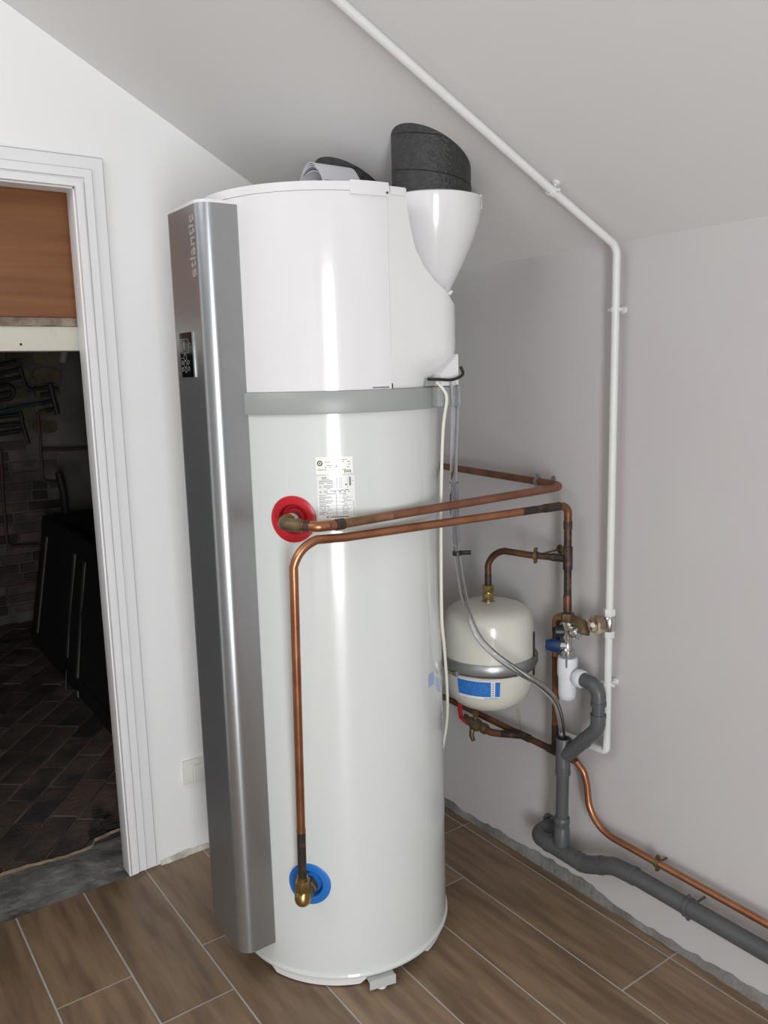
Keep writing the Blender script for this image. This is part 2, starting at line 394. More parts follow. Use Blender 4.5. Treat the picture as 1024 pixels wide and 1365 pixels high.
for c in cand:
    hw, hl = TW / 2 - .004, TL / 2 - .004; near = c.y > -0.50
    if nb < 295 and not near:
        if base is None:
            bm = B(); q = [uu * hl * a + vv * hw * b for a, b in ((-1, -1), (1, -1), (1, 1), (-1, 1))]
            prism(bm, [p + V((0, 0, -.02)) for p in q], (0, 0, .02))
            ed = [e for e in bm.edges if all(v.co.z > -.001 for v in e.verts)]
            bmesh.ops.bevel(bm, geom=ed, offset=.003, segments=1, affect='EDGES')
            base = build('terracotta_tile', bm, 'terra', oldf, smooth=0, loc=None)
            base.data.transform(Matrix.Translation(rootloc(oldf))); base.location = c - rootloc(oldf); o = base
        else:
            o = base.copy(); C.objects.link(o)
        o.location = c - rootloc(oldf) + V((0, 0, random.uniform(-.010, -.006))); o.rotation_euler = (random.uniform(-.008, .008), random.uniform(-.008, .008), 0)
        nb += 1
    else:   # tiles cut by the threshold: clip the polygon at y = -0.272
        q = [c + uu * hl * a + vv * hw * b for a, b in ((-1, -1), (1, -1), (1, 1), (-1, 1))]
        out = []; lim = -0.275
        for a, b in zip(q, q[1:] + q[:1]):
            if a.y <= lim: out.append(a)
            if (a.y <= lim) != (b.y <= lim): out.append(a.lerp(b, (lim - a.y) / (b.y - a.y)))
        if len(out) > 2:
            bm = B(); prism(bm, [p + V((0, 0, -.03)) for p in out], (0, 0, .022)); build('terracotta_tile', bm, 'terra', oldf, smooth=0); nb += 1
for c in [o0 + uu * (i * TL + (0.0, 0.05, 0.52, 0.10, 0.93)[j % 5] * TL + TL / 2) + vv * (j * TW + TW / 2) for j in range(-12, 12) for i in range(-3, 3)]:
    if c.y >= -0.36 and c.y < -0.10 and 0.95 < c.x < 1.62:
        hw, hl = TW / 2 - .004, TL / 2 - .004
        q = [c + uu * hl * a + vv * hw * b for a, b in ((-1, -1), (1, -1), (1, 1), (-1, 1))]; out = []; lim = -0.275
        for a, b in zip(q, q[1:] + q[:1]):
            if a.y <= lim: out.append(a)
            if (a.y <= lim) != (b.y <= lim): out.append(a.lerp(b, (lim - a.y) / (b.y - a.y)))
        if len(out) > 2:
            bm = B(); prism(bm, [p + V((0, 0, -.03)) for p in out], (0, 0, .022)); build('terracotta_tile', bm, 'terra', oldf, smooth=0)

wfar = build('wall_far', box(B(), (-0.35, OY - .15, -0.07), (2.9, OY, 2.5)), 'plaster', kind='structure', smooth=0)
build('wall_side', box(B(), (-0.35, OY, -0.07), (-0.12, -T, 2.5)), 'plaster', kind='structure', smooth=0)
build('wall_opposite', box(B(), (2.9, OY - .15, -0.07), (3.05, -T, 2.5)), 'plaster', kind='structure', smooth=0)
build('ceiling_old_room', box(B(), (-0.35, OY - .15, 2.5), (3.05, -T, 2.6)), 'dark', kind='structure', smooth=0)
build('wall_ledge', box(B(), (-0.12, -3.1, -0.03), (0.50, -0.55, 0.74), .02), 'dark', kind='structure', smooth=0)
# bricks of the far wall
random.seed(11)
for r in range(17):
    z = 0.06 + r * 0.068
    xo = 0.36 + (r % 2) * 0.11 + random.uniform(-.02, .02)
    while xo < 1.05:
        w = random.choice((0.105, 0.2, 0.215)); zz = z
        if z < 1.02 or xo > 0.52:
            bm = B(); box(bm, (xo, OY - .02, zz), (xo + w - .012, OY + .012 + random.uniform(0, .01), zz + .057), .003)
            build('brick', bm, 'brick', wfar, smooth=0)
        xo += w
# rough stones above the bricks
for r in range(5):
    z = 1.24 + r * 0.115; xo = 0.34 + random.uniform(-.05, .03)
    while xo < 1.0:
        w = random.uniform(.11, .2); h = random.uniform(.085, .107)
        bm = B(); pts = []
        for k_ in range(9):
            a = 2 * math.pi * k_ / 9
            pts.append((xo + w / 2 + math.copysign(abs(math.cos(a)) ** .6, math.cos(a)) * (w / 2 - .006) * random.uniform(.88, 1), OY - .02,
                        z + h / 2 + math.copysign(abs(math.sin(a)) ** .6, math.sin(a)) * (h / 2 - .002) * random.uniform(.88, 1)))
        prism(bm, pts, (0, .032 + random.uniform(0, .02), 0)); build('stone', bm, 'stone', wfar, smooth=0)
        xo += w
# flaking plaster patch with a ragged edge
bm = B(); pp = [(118, 470), (92, 470), (83, 485), (80, 512), (68, 520), (50, 535), (48, 580), (36, 590), (42, 600), (60, 640), (58, 690), (118, 690)]
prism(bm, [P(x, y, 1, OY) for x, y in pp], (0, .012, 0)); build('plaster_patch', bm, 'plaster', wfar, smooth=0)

YP = OY + 0.09
def oldrun(name, runs, m, label, cat='pipe', r=.011):
    o = None; t = thing(name, P(*runs[0][0], 1, YP), label, cat)
    for q in runs:
        nm = 'pipe_length'; build(nm, tube(B(), fillet([P(x, y, 1, YP) for x, y in q], .03, 4), r, 8), m, t)
    return t
oldrun('pipe_manifold', [[(0, 487), (22, 482)], [(0, 499), (27, 492)], [(0, 509), (30, 502)]], 'oldpipe', 'dark pipes in the top left of the dark doorway')
oldrun('pipe_bend', [[(27, 490), (30, 502), (36, 521), (66, 516)]], 'oldpipe', 'dark stepped pipe running down to the upright manifold')
oldrun('pipe_loop', [[(0, 515), (17, 513), (19, 531), (0, 534)], [(0, 526), (18, 523)]], 'oldpipe', 'dark hairpin loop pipe near the left edge of the doorway')
oldrun('blue_tube', [[(0, 549), (30, 542), (68, 536)]], 'oldblue', 'faded blue tube crossing the dark stone wall', r=.010)
oldrun('pipe_rungs', [[(0, 556), (28, 553)], [(0, 568), (30, 565)], [(0, 579), (34, 573)], [(27, 549), (31, 569), (38, 592)]], 'oldpipe', 'dark ladder of pipes below the blue tube', r=.013)
tm = oldrun('upright_manifold', [[(67, 511), (71, 530), (77, 552)]], 'oldpipe', 'upright metal manifold on the plaster with side outlets', r=.016)
for (a, b) in (((69, 518), (78, 520)), ((54, 527), (70, 525)), ((56, 538), (72, 534)), ((62, 548), (76, 545))):
    build('outlet', tube(B(), [P(*a, 1, YP), P(*b, 1, YP)], .012, 8), 'oldpipe', tm)
oldrun('copper_drop_pipe', [[(72, 546), (50, 549), (54, 590), (57, 642), (75, 644)]], 'oldcop', 'thin dull copper pipe dropping down the old plaster wall', r=.009)
oldrun('red_branch_pipe', [[(57, 599), (88, 599), (123, 597)]], 'oldcop', 'dull red pipe running level across the old plaster', r=.011)
oldrun('corner_drop_pipe', [[(1, 600), (4, 660), (10, 729), (52, 727)]], 'oldcop', 'dull pipe down the bricks, turning right near the floor', r=.009)
t = build('black_hanging_pipe', tube(B(), fillet([P(78, 630, 1, -3.0), P(84, 655, 1, -3.0), P(90, 705, 1, -3.0)], .05), .022, 10), 'dark', label='thick black pipe standing behind the leaning door', cat='pipe')
build('white_conduit_stub', tube(B(), [P(86, 468, 1, OY + .029), P(83, 484, 1, OY + .029)], .028, 10), mat('dirty_white', (.25, .25, .25), .6), label='short dirty white pipe stub under the cream beam', cat='pipe')

# old door leaning on its long side against the ledge
ld = thing('leaning_door', (0.80, -1.9, 0), 'old black panel door leaning on its long edge in the dark room', 'door')
ax = V((0.0, 1, 0)); bA, bB = V((0.735, -2.88, 0)), V((0.80, -0.62, 0)); tA, tB = V((0.60, -2.85, .765)), V((0.69, -0.70, .79))
nrm = (tA - bA).cross(bB - bA).normalized(); nrm = nrm if nrm.x > 0 else -nrm
pA, pB, qB, qA = bA, bB, tB, tA
build('door_leaf', prism(B(), [pA + nrm * .0, pB, qB, qA], -nrm * .035), 'dark', ld)
def lerp2(s, t): return (pA.lerp(pB, s)).lerp(qA.lerp(qB, s), t)
for s, t0, t1 in ((0.075, .10, .86), (0.40, .16, .87), (0.50, .10, .86)):
    a, b = lerp2(s, t0), lerp2(s, t1); w = (pB - pA).normalized() * .018
    build('batten', prism(B(), [a - w, a + w, b + w, b - w], nrm * .008), 'strip', ld, smooth=0, label='light worn batten on the dark leaf')
for t0 in (0.0, .90):
    a, b, c, d = lerp2(0, t0), lerp2(1, t0), lerp2(1, t0 + .1), lerp2(0, t0 + .1)
    build('rail', prism(B(), [a, b, c, d], nrm * .006), 'dark', ld, smooth=0)
bm = B(); tube(bm, fillet([P(88, 888, 0, .80), P(87, 914, 0, .80), P(103, 915, 0, .80), P(104, 924, 0, .80)], .004, 3), .0028, 6)
bmesh.ops.translate(bm, verts=bm.verts[:], vec=(0, 0, -min(v.co.z for v in bm.verts) - .008))
build('bent_wire', bm, 'steel', label='bent steel wire bracket by the foot of the leaning door', cat='bracket')

# rusty hinges lying on the old tiles
hs = [((124, 1089), (146, 1083), 'rusty hinge on the dark tiles, furthest from the threshold'),
      ((138, 1104), (162, 1097), 'rusty hinge on the dark tiles, nearest the white door frame'),
      ((120, 1116), (140, 1107), 'rusty hinge on the dark tiles, nearest the sandy mortar line')]
for (a, b, lb) in hs:
    A, D = P(*a, 2, .006), P(*b, 2, .006); d = (D - A).normalized(); n = V((-d.y, d.x, 0))
    h = thing('hinge', (A.x, A.y, 0), lb, 'hinge', 'old hinges on the floor')
    build('hinge_leaf', prism(B(), [A - n * .012 + V((0, 0, -.004)), D - n * .012 + V((0, 0, -.004)), D - n * .002, A - n * .002], (0, 0, .003)), 'oldpipe', h, smooth=0)
    build('hinge_leaf', prism(B(), [A + n * .002, A.lerp(D, .6) + n * .002, A.lerp(D, .6) + n * .024 + V((0, 0, .012)), A + n * .020 + V((0, 0, .012))], (0, 0, .003)), 'oldpipe', h, smooth=0)
    build('hinge_pin', rod(B(), A, D, .005, seg=8), 'oldpipe', h)

# ------------------------------------------------------------------ water heater
TX, TY, TR = 0.643, 0.592, 0.300
wh = thing('water_heater', (TX, TY, 0), 'tall white cylindrical heat pump water heater with a silver front column', 'water heater')
def cyl(a, r, z): return V((TX + r * math.cos(a), TY + r * math.sin(a), z))
R_ = math.radians
AR = R_(41.6)
bm = lathe(B(), (TX, TY, 0), (0, 0, 1), [(0.0, .028), (.296, .028), (.3045, .030), (.3055, .036), (.3035, .041), (.3003, .043), (.300, .05), (.300, 1.50), (0, 1.50)], 128)
body = build('tank_body', bm, 'tank', wh)
holes = B()
for zz in (1.245, 0.298): rod(holes, cyl(AR, .26, zz), cyl(AR, .33, zz), .0365, seg=40)
hb = build('hole_cutter', holes, 'tank')
md = body.modifiers.new('b', 'BOOLEAN'); md.operation = 'DIFFERENCE'; md.object = hb; md.solver = 'EXACT'
bpy.context.view_layer.update()
me = bpy.data.meshes.new_from_object(body.evaluated_get(bpy.context.evaluated_depsgraph_get()))
body.modifiers.clear(); body.data = me; me.name = 'tank_body'
bpy.data.objects.remove(hb)
me.shade_smooth(); nl = [None] * len(me.loops)
for pl in me.polygons:
    for li in pl.loop_indices:
        co = me.vertices[me.loops[li].vertex_index].co; rad = V((co.x, co.y, 0))
        ok = abs(pl.normal.z) < .02 and rad.length > .29 and pl.normal.dot(rad.normalized()) > .9
        nl[li] = rad.normalized() if ok else pl.normal
me.normals_split_custom_set(nl)
# base: plinth, foot bracket, feet
bm = B()
def arc_block(bm, a0, a1, r0, r1, z0, z1, n=14, taper=0):
    rings = []
    for i in range(n + 1):
        a = R_(a0 + (a1 - a0) * i / n); e = taper if i in (0, n) else 0
        rings.append([bm.verts.new(cyl(a, r, z)) for r, z in ((r0, z0 + e), (r1, z0 + e), (r1, z1), (r0, z1))])
    for p_, q_ in zip(rings, rings[1:]):
        for k_ in range(4): bm.faces.new((p_[k_], p_[(k_ + 1) % 4], q_[(k_ + 1) % 4], q_[k_]))
    bm.faces.new(rings[0]); bm.faces.new(rings[-1][::-1])
bm.free()
for a0 in (25, 115, 205, 295):
    bm = B(); arc_block(bm, a0 - 10, a0 + 44, .20, .293, .004, .0285, taper=.014); build('plinth', bm, 'hood', wh)
for af in (75, 195, 315):
    d = V((math.cos(R_(af)), math.sin(R_(af)), 0)); n = V((-d.y, d.x, 0)); c0 = V((TX, TY, 0)) + d * .292
    ft = build('foot', lathe(B(), c0 + d * .020, (0, 0, 1), [(.0, 0), (.014, 0), (.015, .003), (.012, .007), (.006, .008), (.006, .026), (0, .026)], 20), 'hoodin', wh)
    bm = B(); q = [c0 - d * .05 - n * .036, c0 + d * .030 - n * .036, c0 + d * .030 + n * .036, c0 - d * .05 + n * .036]
    prism(bm, [p_ + V((0, 0, .0235)) for p_ in q], (0, 0, .004)); build('bracket', bm, 'bracket', ft, smooth=0)
    bm = B(); prism(bm, [c0 + d * .030 - n * .036 + V((0, 0, .007)), c0 + d * .034 - n * .036 + V((0, 0, .007)), c0 + d * .034 + n * .036 + V((0, 0, .007)), c0 + d * .030 + n * .036 + V((0, 0, .007))], (0, 0, .0255)); build('bracket_plate', bm, 'bracket', ft, smooth=0)
# band
bm = lathe(B(), (TX, TY, 0), (0, 0, 1), [(.299, 1.491), (.3075, 1.491), (.3085, 1.4935), (.3085, 1.540), (.3065, 1.543), (.299, 1.543)], 128, closed=True)
band = build('band', bm, 'band', wh, label='grey plastic band between tank and hood')
build('band_tab', box(B(), (0.424, 0.850, 1.494), (0.500, 0.889, 1.544), .005), 'band', band)
for a_, z_ in ((83, 1.505), (83.6, 1.498)): pass
# hood: front shell
def ring_pts(a0, a1, r, n): return [(TX + r * math.cos(R_(a0 + (a1 - a0) * i / n)), TY + r * math.sin(R_(a0 + (a1 - a0) * i / n))) for i in range(n + 1)]
HZ0, HZ1 = 1.5435, 1.984
def shell(bm, outline, z0, z1):
    prism(bm, [(x, y, z0) for x, y in outline], (0, 0, z1 - z0)); return bm
build('hood_front', shell(B(), ring_pts(-89.97, 89.97, .3012, 96), HZ0, HZ1), 'hood', wh, smooth=30)
# hood: rear section with the cut-away shoulders
NS = 22
def rear_outline():
    o = [(TX - .0005, TY + .3010)]
    for i in range(1, 8): o.append((TX - (TX - .49) * i / 8, TY + .3010))
    for i in range(0, 13):
        a = R_(90 + 90 * i / 12); o.append((.49 + .10 * math.cos(a), TY + .2005 + .10 * math.sin(a)))
    for i in range(1, 6): o.append((.39, TY + .2005 * (1 - i / 5)))
    return o
half = rear_outline(); full = half + [(x, 2 * TY - y) for x, y in half[::-1][1:]]
TC = [(.643, 1.984), (.592, 1.984), (.589, 1.976), (.582, 1.928), (.566, 1.87), (.54, 1.829), (.506, 1.796), (.471, 1.774), (.443, 1.752), (.42, 1.742), (.38, 1.735)]
def ztop(x):
    for (xa, za), (xb, zb) in zip(TC, TC[1:]):
        if xa >= x >= xb: return za + (zb - za) * (xa - x) / (xa - xb)
    return TC[-1][1] if x < .38 else 1.984
def dense(full):
    out = []
    for a, b in zip(full, full[1:]):
        d = math.hypot(b[0] - a[0], b[1] - a[1]); n = max(1, int(d / .006))
        for i in range(n): out.append((a[0] + (b[0] - a[0]) * i / n, a[1] + (b[1] - a[1]) * i / n))
    return out + [full[-1]]
# resample so that upper and lower halves mirror exactly
hd = dense(half); full = hd + [(x, 2 * TY - y) for x, y in hd[::-1][1:]]; n = len(full)
bm = B(); rows = []
zl = [1.5435, 1.552, 1.562, 1.575, 1.590, 1.605, 1.620, 1.635, 1.655]; RC = .296
for z in zl + [None] * 8:
    row = []
    for (x, y) in full:
        zz = z
        if z is None: zz = 1.655 + (ztop(x) - 1.655) * (len(rows) - len(zl) + 1) / 8
        m_ = min(1, max(0, (1.632 - zz) / .085)); m_ = m_ * m_ * (3 - 2 * m_) if z else 0
        dx, dy = x - TX, y - TY; L_ = math.hypot(dx, dy); k_ = min(1, RC / L_) if L_ > .3003 else 1
        f_ = 1 - m_ * (1 - k_)
        row.append(bm.verts.new((TX + dx * f_, TY + dy * f_, zz)))
    rows.append(row)
for a, b in zip(rows, rows[1:]):
    for i in range(n - 1): bm.faces.new((a[i], a[i + 1], b[i + 1], b[i]))
top = rows[-1]; bot = rows[0]
for i in range((n - 1) // 2):
    j = n - 1 - i
    if j - 1 > i + 1: bm.faces.new((top[i], top[i + 1], top[j - 1], top[j]))
    else: bm.faces.new((top[i], top[i + 1], top[j]))
bm.faces.new(bot)
bm.faces.new([r[0] for r in rows] + [r[-1] for r in rows][::-1])
build('hood_rear', bm, 'hood', wh, smooth=50)
build('spine', box(B(), (.40, TY - .055, 1.72), (.60, TY + .055, 1.984), .01), 'hood', wh)
# lid with a clip
bm = B(); o_ = ring_pts(-78, 78, .303, 70) + [(.588, TY + .30), (.588, TY + .05), (.42, TY + .05), (.42, TY - .05), (.588, TY - .05), (.588, TY - .30)]
prism(bm, [(x, y, 1.9845) for x, y in o_], (0, 0, .019))
es = [e for e in bm.edges if all(v.co.z > 2.0 for v in e.verts)]; bmesh.ops.bevel(bm, geom=es, offset=.005, segments=3, affect='EDGES', profile=.5)
lid = build('lid', bm, 'hood', wh, smooth=50)
bm = B(); o_ = ring_pts(72, 90, .3075, 12) + ring_pts(72, 90, .28, 12)[::-1]; prism(bm, [(x, y, 1.976) for x, y in o_], (0, 0, .030)); build('lid_clip', bm, 'hood', lid, smooth=30)
build('lid_clip', box(B(), (.590, TY + .27, 1.982), (.636, TY + .3045, 2.001), .003), 'hood', lid)
build('latch_dot', lathe(B(), cyl(R_(90.2), .3072, 1.984) + V((.006, 0, 0)), (0, 1, 0), [(.003, 0), (.003, .001), (0, .001)], 8), 'bluek', lid)
bm = B(); o_ = ring_pts(80, 88.5, .3022, 12) + ring_pts(80, 88.5, .2995, 12)[::-1]; prism(bm, [(x, y, 1.546) for x, y in o_], (0, 0, .0035)); build('slot_shadow', bm, 'ink', wh, smooth=30)  # raised dark strips paint in the shadow of the openings under the hood
build('slot_shadow', box(B(), (.640, TY + .298, 1.5445), (.6425, TY + .3022, 1.556)), 'inkd', wh)
# casing column
cs = B(); hy = .106; fx = 1.018; rr = .034
ol = [(.925, hy)]
for i in range(13):
    a = R_(90 - 90 * i / 12); ol.append((fx - rr + rr * math.cos(a), hy - rr * 1 + rr * math.sin(a)))
for i in range(13):
    a = R_(-90 * i / 12); ol.append((fx - rr + rr * math.cos(a), -hy + rr + rr * math.sin(a)))
ol.append((.925, -hy))
prism(cs, [(x, TY + y, .102) for x, y in ol], (0, 0, 1.967 - .102))
casing = build('casing', cs, 'silver', wh, smooth=35, label='silver grey front column with rounded corners')
bm = B(); prism(bm, [(x, TY + y, 1.9675) for x, y in [(x - .001, y * .99) for x, y in ol[1:-1]] + [(.90, -hy), (.90, hy)]], (0, 0, .007)); build('casing_cap', bm, 'hood', casing, smooth=35)
# logo lettering
def text(body_, size, mtx, m, parent, name='lettering', extr=.0004, sx=1.0, align='LEFT'):
    cu = bpy.data.curves.new(name, 'FONT'); cu.body = body_; cu.size = size; cu.extrude = extr; cu.offset = .0006 if size > .03 else 0; cu.align_x = align; cu.resolution_u = 3
    o = bpy.data.objects.new(name, cu); C.objects.link(o); bpy.context.view_layer.update()
    me_ = bpy.data.meshes.new_from_object(o.evaluated_get(bpy.context.evaluated_depsgraph_get())); bpy.data.objects.remove(o)
    me_.transform(Matrix.Diagonal((sx, 1, 1, 1))); me_.transform(Matrix.Translation(-rootloc(parent)) @ mtx); me_.materials.clear(); me_.materials.append(M[m])
    o = bpy.data.objects.new(name, me_); C.objects.link(o); o.parent = parent; return o
mt = Matrix(((0, 0, 1, fx + .0008), (0, -1, 0, .6610), (1, 0, 0, 1.808), (0, 0, 0, 1)))
text('atlantic', .040, mt, 'text', casing, sx=1.20)
# display
dp = build('display', box(B(), (fx - .004, .541, 1.583), (fx + .003, .619, 1.688), .0008), 'screen', casing, label='black glossy control display')
build('edge_strip', box(B(), (fx - .004, .619, 1.583), (fx + .0032, .626, 1.688), .0005), 'zinc', dp)
ic = B(); xd = fx + .0033
def iring(y, z, r): lathe(ic, (xd, y, z), (1, 0, 0), [(r, 0), (r, .0003), (r - .0013, .0003), (r - .0013, 0)], 20, closed=True)
for y, z, r in ((.556, 1.618, .005), (.573, 1.614, .0085), (.574, 1.630, .0085), (.592, 1.618, .0055), (.556, 1.602, .0055), (.575, 1.600, .0065), (.593, 1.603, .0055)): iring(y, z, r)
for a, b in (((.553, 1.640), (.598, 1.641)), ((.553, 1.672), (.598, 1.673)), ((.553, 1.640), (.554, 1.673)), ((.597, 1.640), (.598, 1.673)), ((.570, 1.648), (.5735, 1.667)), ((.605, 1.652), (.608, 1.655)), ((.605, 1.66), (.608, 1.663)), ((.551, 1.628), (.560, 1.6295))):
    box(ic, (xd, a[0], a[1]), (xd + .0003, b[0], b[1]))
build('icons', ic, 'icon', dp, smooth=0, kind='stuff')

# stickers on the tank
def patch(bm, a0, a1, z0, z1, r, n=8):
    lo = [bm.verts.new(cyl(R_(a0 + (a1 - a0) * i / n), r, z0)) for i in range(n + 1)]
    hi = [bm.verts.new(cyl(R_(a0 + (a1 - a0) * i / n), r, z1)) for i in range(n + 1)]
    for i in range(n): bm.faces.new((lo[i], lo[i + 1], hi[i + 1], hi[i]))
    return bm
A0, A1 = 53.0, 69.6
st1 = build('rating_sticker', patch(B(), A0, A1, 1.351, 1.391, .3006), 'sticker2', wh, label='cream rating sticker above the larger one')
st2 = build('instruction_sticker', patch(B(), A0 + .2, A1 + .6, 1.2445, 1.3465, .3006), 'sticker', wh, label='white instruction sticker with tables')
random.seed(3)
p1, p2, p3 = B(), B(), B()
def dashes(bm, a0, a1, z, h=.0016, fill=.8, n=2):
    a = a0
    while a < a1 - .3:
        w = random.uniform(.35, 1.1); 
        if random.random() < fill: patch(bm, a, min(a + w, a1), z, z + h, .3009, 1)
        a += w + .18
for a0, a1, z in ((57, 59.3, 1.3785), (57, 60.2, 1.370), (57, 60, 1.3655), (53.8, 57.6, 1.3605), (53.8, 56, 1.3545), (57, 58.2, 1.3545), (64.8, 67, 1.383), (64.8, 65.8, 1.378), (67, 68.3, 1.378), (64.4, 68.8, 1.3715), (64.6, 66, 1.3655), (66.8, 68, 1.3655), (64.6, 66.3, 1.360)):
    dashes(p1, a0, a1, z, .0017)
dashes(p3, 61.8, 63.9, 1.367, .004); dashes(p3, 61.8, 64.2, 1.3545, .0012)
patch(p2, 65.6, 68.6, 1.3575, 1.3590, .3009, 3); patch(p2, 65.6, 65.9, 1.3525, 1.3590, .3009, 1); patch(p2, 68.3, 68.6, 1.3525, 1.3590, .3009, 1); dashes(p2, 66.1, 68.2, 1.354, .002)
el = []
for k_ in range(24):
    a = 2 * math.pi * k_ / 24; el.append((54.8 + 1.25 * math.cos(a), 1.3765 + .0065 * math.sin(a), 54.8 + .75 * math.cos(a), 1.3765 + .0038 * math.sin(a)))
for e0, e1 in zip(el, el[1:] + el[:1]):
    q = [cyl(R_(e0[0]), .3009, e0[1]), cyl(R_(e1[0]), .3009, e1[1]), cyl(R_(e1[2]), .3009, e1[3]), cyl(R_(e0[2]), .3009, e0[3])]; quad(p2, q)
patch(p2, 54.5, 55.1, 1.3745, 1.3785, .3009, 1)
build('print', p1, 'ink', st1, smooth=0, kind='stuff'); build('emblem', p2, 'inkd', st1, smooth=0, kind='stuff'); build('red_print', p3, 'inkr', st1, smooth=0, kind='stuff')
p1, p2 = B(), B()
dashes(p2, 55.5, 58, 1.3415, .002, 1)
for z, a0, a1 in ((1.338, 54.5, 60), (1.3345, 54.2, 60.2), (1.3315, 54, 60.5), (1.328, 54, 60.5), (1.3225, 56, 60.2), (1.3195, 56, 60.2), (1.316, 57.5, 59), (1.3105, 56.2, 64), (1.3075, 56, 64), (1.3035, 57, 66)):
    dashes(p1, a0, a1, z, .0014)
dashes(p2, 63.2, 68.6, 1.3115, .0018); dashes(p2, 63.2, 68, 1.308, .0018)
for i in range(11):
    z = 1.300 - i * .0044; dashes(p1, 54, random.uniform(56.5, 61), z, .0014); dashes(p1, random.uniform(63.3, 65), random.uniform(66, 68.5), z, .0014, .7)
    if i % 2: patch(p1, 54, 69.2, z - .0018, z - .0015, .3009, 6)
patch(p1, 61.6, 61.75, 1.252, 1.303, .3009, 1); dashes(p2, 57, 67, 1.2475, .0022, .9)
patch(p1, 69.4, 69.6, 1.25, 1.285, .3009, 1)
for a_ in (61.9, 63.2, 64.0, 66.7): 
    for i in range(6): patch(p1, a_, a_ + .35, 1.3395 - i * .0042, 1.3410 - i * .0042, .3009, 1)
patch(p1, 67.6, 68.5, 1.322, 1.343, .3009, 2); patch(p2, 69, 69.8, 1.333, 1.3338, .3009, 1); patch(p2, 65.8, 66.5, 1.3235, 1.3265, .3009, 1)
for a_, z_ in ((54.6, 1.319), (54.6, 1.307)):
    for d_ in (-.45, .45): patch(p1, a_ + d_, a_ + d_ + .12, z_, z_ + .004, .3009, 1)
    patch(p2, a_ - .1, a_ + .1, z_ + .001, z_ + .0045, .3009, 1); patch(p1, a_ - .45, a_ + .55, z_ - .0005, z_, .3009, 1)
build('print', p1, 'ink', st2, smooth=0, kind='stuff'); build('print', p2, 'inkd', st2, smooth=0, kind='stuff')
# blue sticker at the right flank
build('side_sticker', patch(B(), 112, 118, .765, .80, .3006, 3), mat('pale_blue', (.35, .42, .62), .4), wh, label='small pale blue sticker on the flank')

# rosettes with recessed cups
def rosette(z, m, label):
    c = V((TX, TY, z)); d = V((math.cos(AR), math.sin(AR), 0)); t_ = V((-d.y, d.x, 0)); up = V((0, 0, 1)); bm = B(); seg = 48; rings = []
    for r, dep in ((.0560, .0004), (.0562, .0018), (.0545, .0026), (.0400, .0036), (.0362, .003), (.0345, .0005), (.0330, -.016), (.0250, -.018), (.0240, -.012), (.020, -.012)):
        row = []
        for k_ in range(seg):
            a = 2 * math.pi * k_ / seg; s, h = r * math.cos(a), r * math.sin(a)
            rad = (math.sqrt(TR ** 2 - s * s) if r > .03 else TR) + dep
            row.append(bm.verts.new(c + d * rad + t_ * s + up * h))
        rings.append(row)
    for a, b in zip(rings, rings[1:]):
        for k_ in range(seg): bm.faces.new((a[k_], a[(k_ + 1) % seg], b[(k_ + 1) % seg], b[k_]))
    bm.faces.new(rings[-1])
    return build('rosette', bm, m, wh, label=label)
rosette(1.245, 'red', 'red plastic ring around the hot outlet')
rosette(.298, 'blue', 'blue plastic ring around the cold inlet')
D_ = V((math.cos(AR), math.sin(AR), 0))

# rear funnels (duct adapters)
FUN = [(0, 1.735), (.018, 1.745), (.040, 1.78), (.062, 1.82), (.083, 1.86), (.105, 1.91), (.119, 1.95), (.125, 1.98), (.1275, 2.008), (.1275, 2.012), (.124, 2.012), (.1, 1.99), (0, 1.99)]
DUCTS = ((.411, .767), (.413, .397))
for i, (dx_, dy_) in enumerate(DUCTS):
    fn = build('duct_funnel', lathe(B(), (dx_, dy_, 0), (0, 0, 1), FUN, 64), 'hood', wh, label='white bowl shaped duct adapter' if i == 0 else None)
    build('collar', lathe(B(), (dx_, dy_, 0), (0, 0, 1), [(.100, 1.991), (.108, 1.991), (.108, 2.018), (.1015, 2.020), (.100, 2.020)], 48, closed=True), 'band', fn)
    if i == 0:
        c = P(641, 268, 1, dy_); c = V((dx_ - .113, dy_ + .058, 2.005)); rod_ = B(); box(rod_, c - V((.004, .004, .014)), c + V((.004, .004, .022)), .001); build('spur', rod_, 'hood', fn)
        rod_ = B(); c = P(598, 393, 1, .885); rod(rod_, c, c + V((-.009, .002, .009)), .004, seg=8); build('spur', rod_, 'hood', fn)
# cable cover below the rear shoulder
pts = [(.436, 1.623), (.49, 1.577), (.492, 1.546), (.436, 1.546)]
build('cable_cover', prism(B(), [(x, .893, z) for x, z in pts], (0, -.05, 0)), 'hood', wh, smooth=0)
build('notch', prism(B(), [(.495, .868, 1.546), (.525, .872, 1.546), (.525, .872, 1.566), (.495, .868, 1.566)], (0, -.02, 0)), 'band', wh, smooth=0)

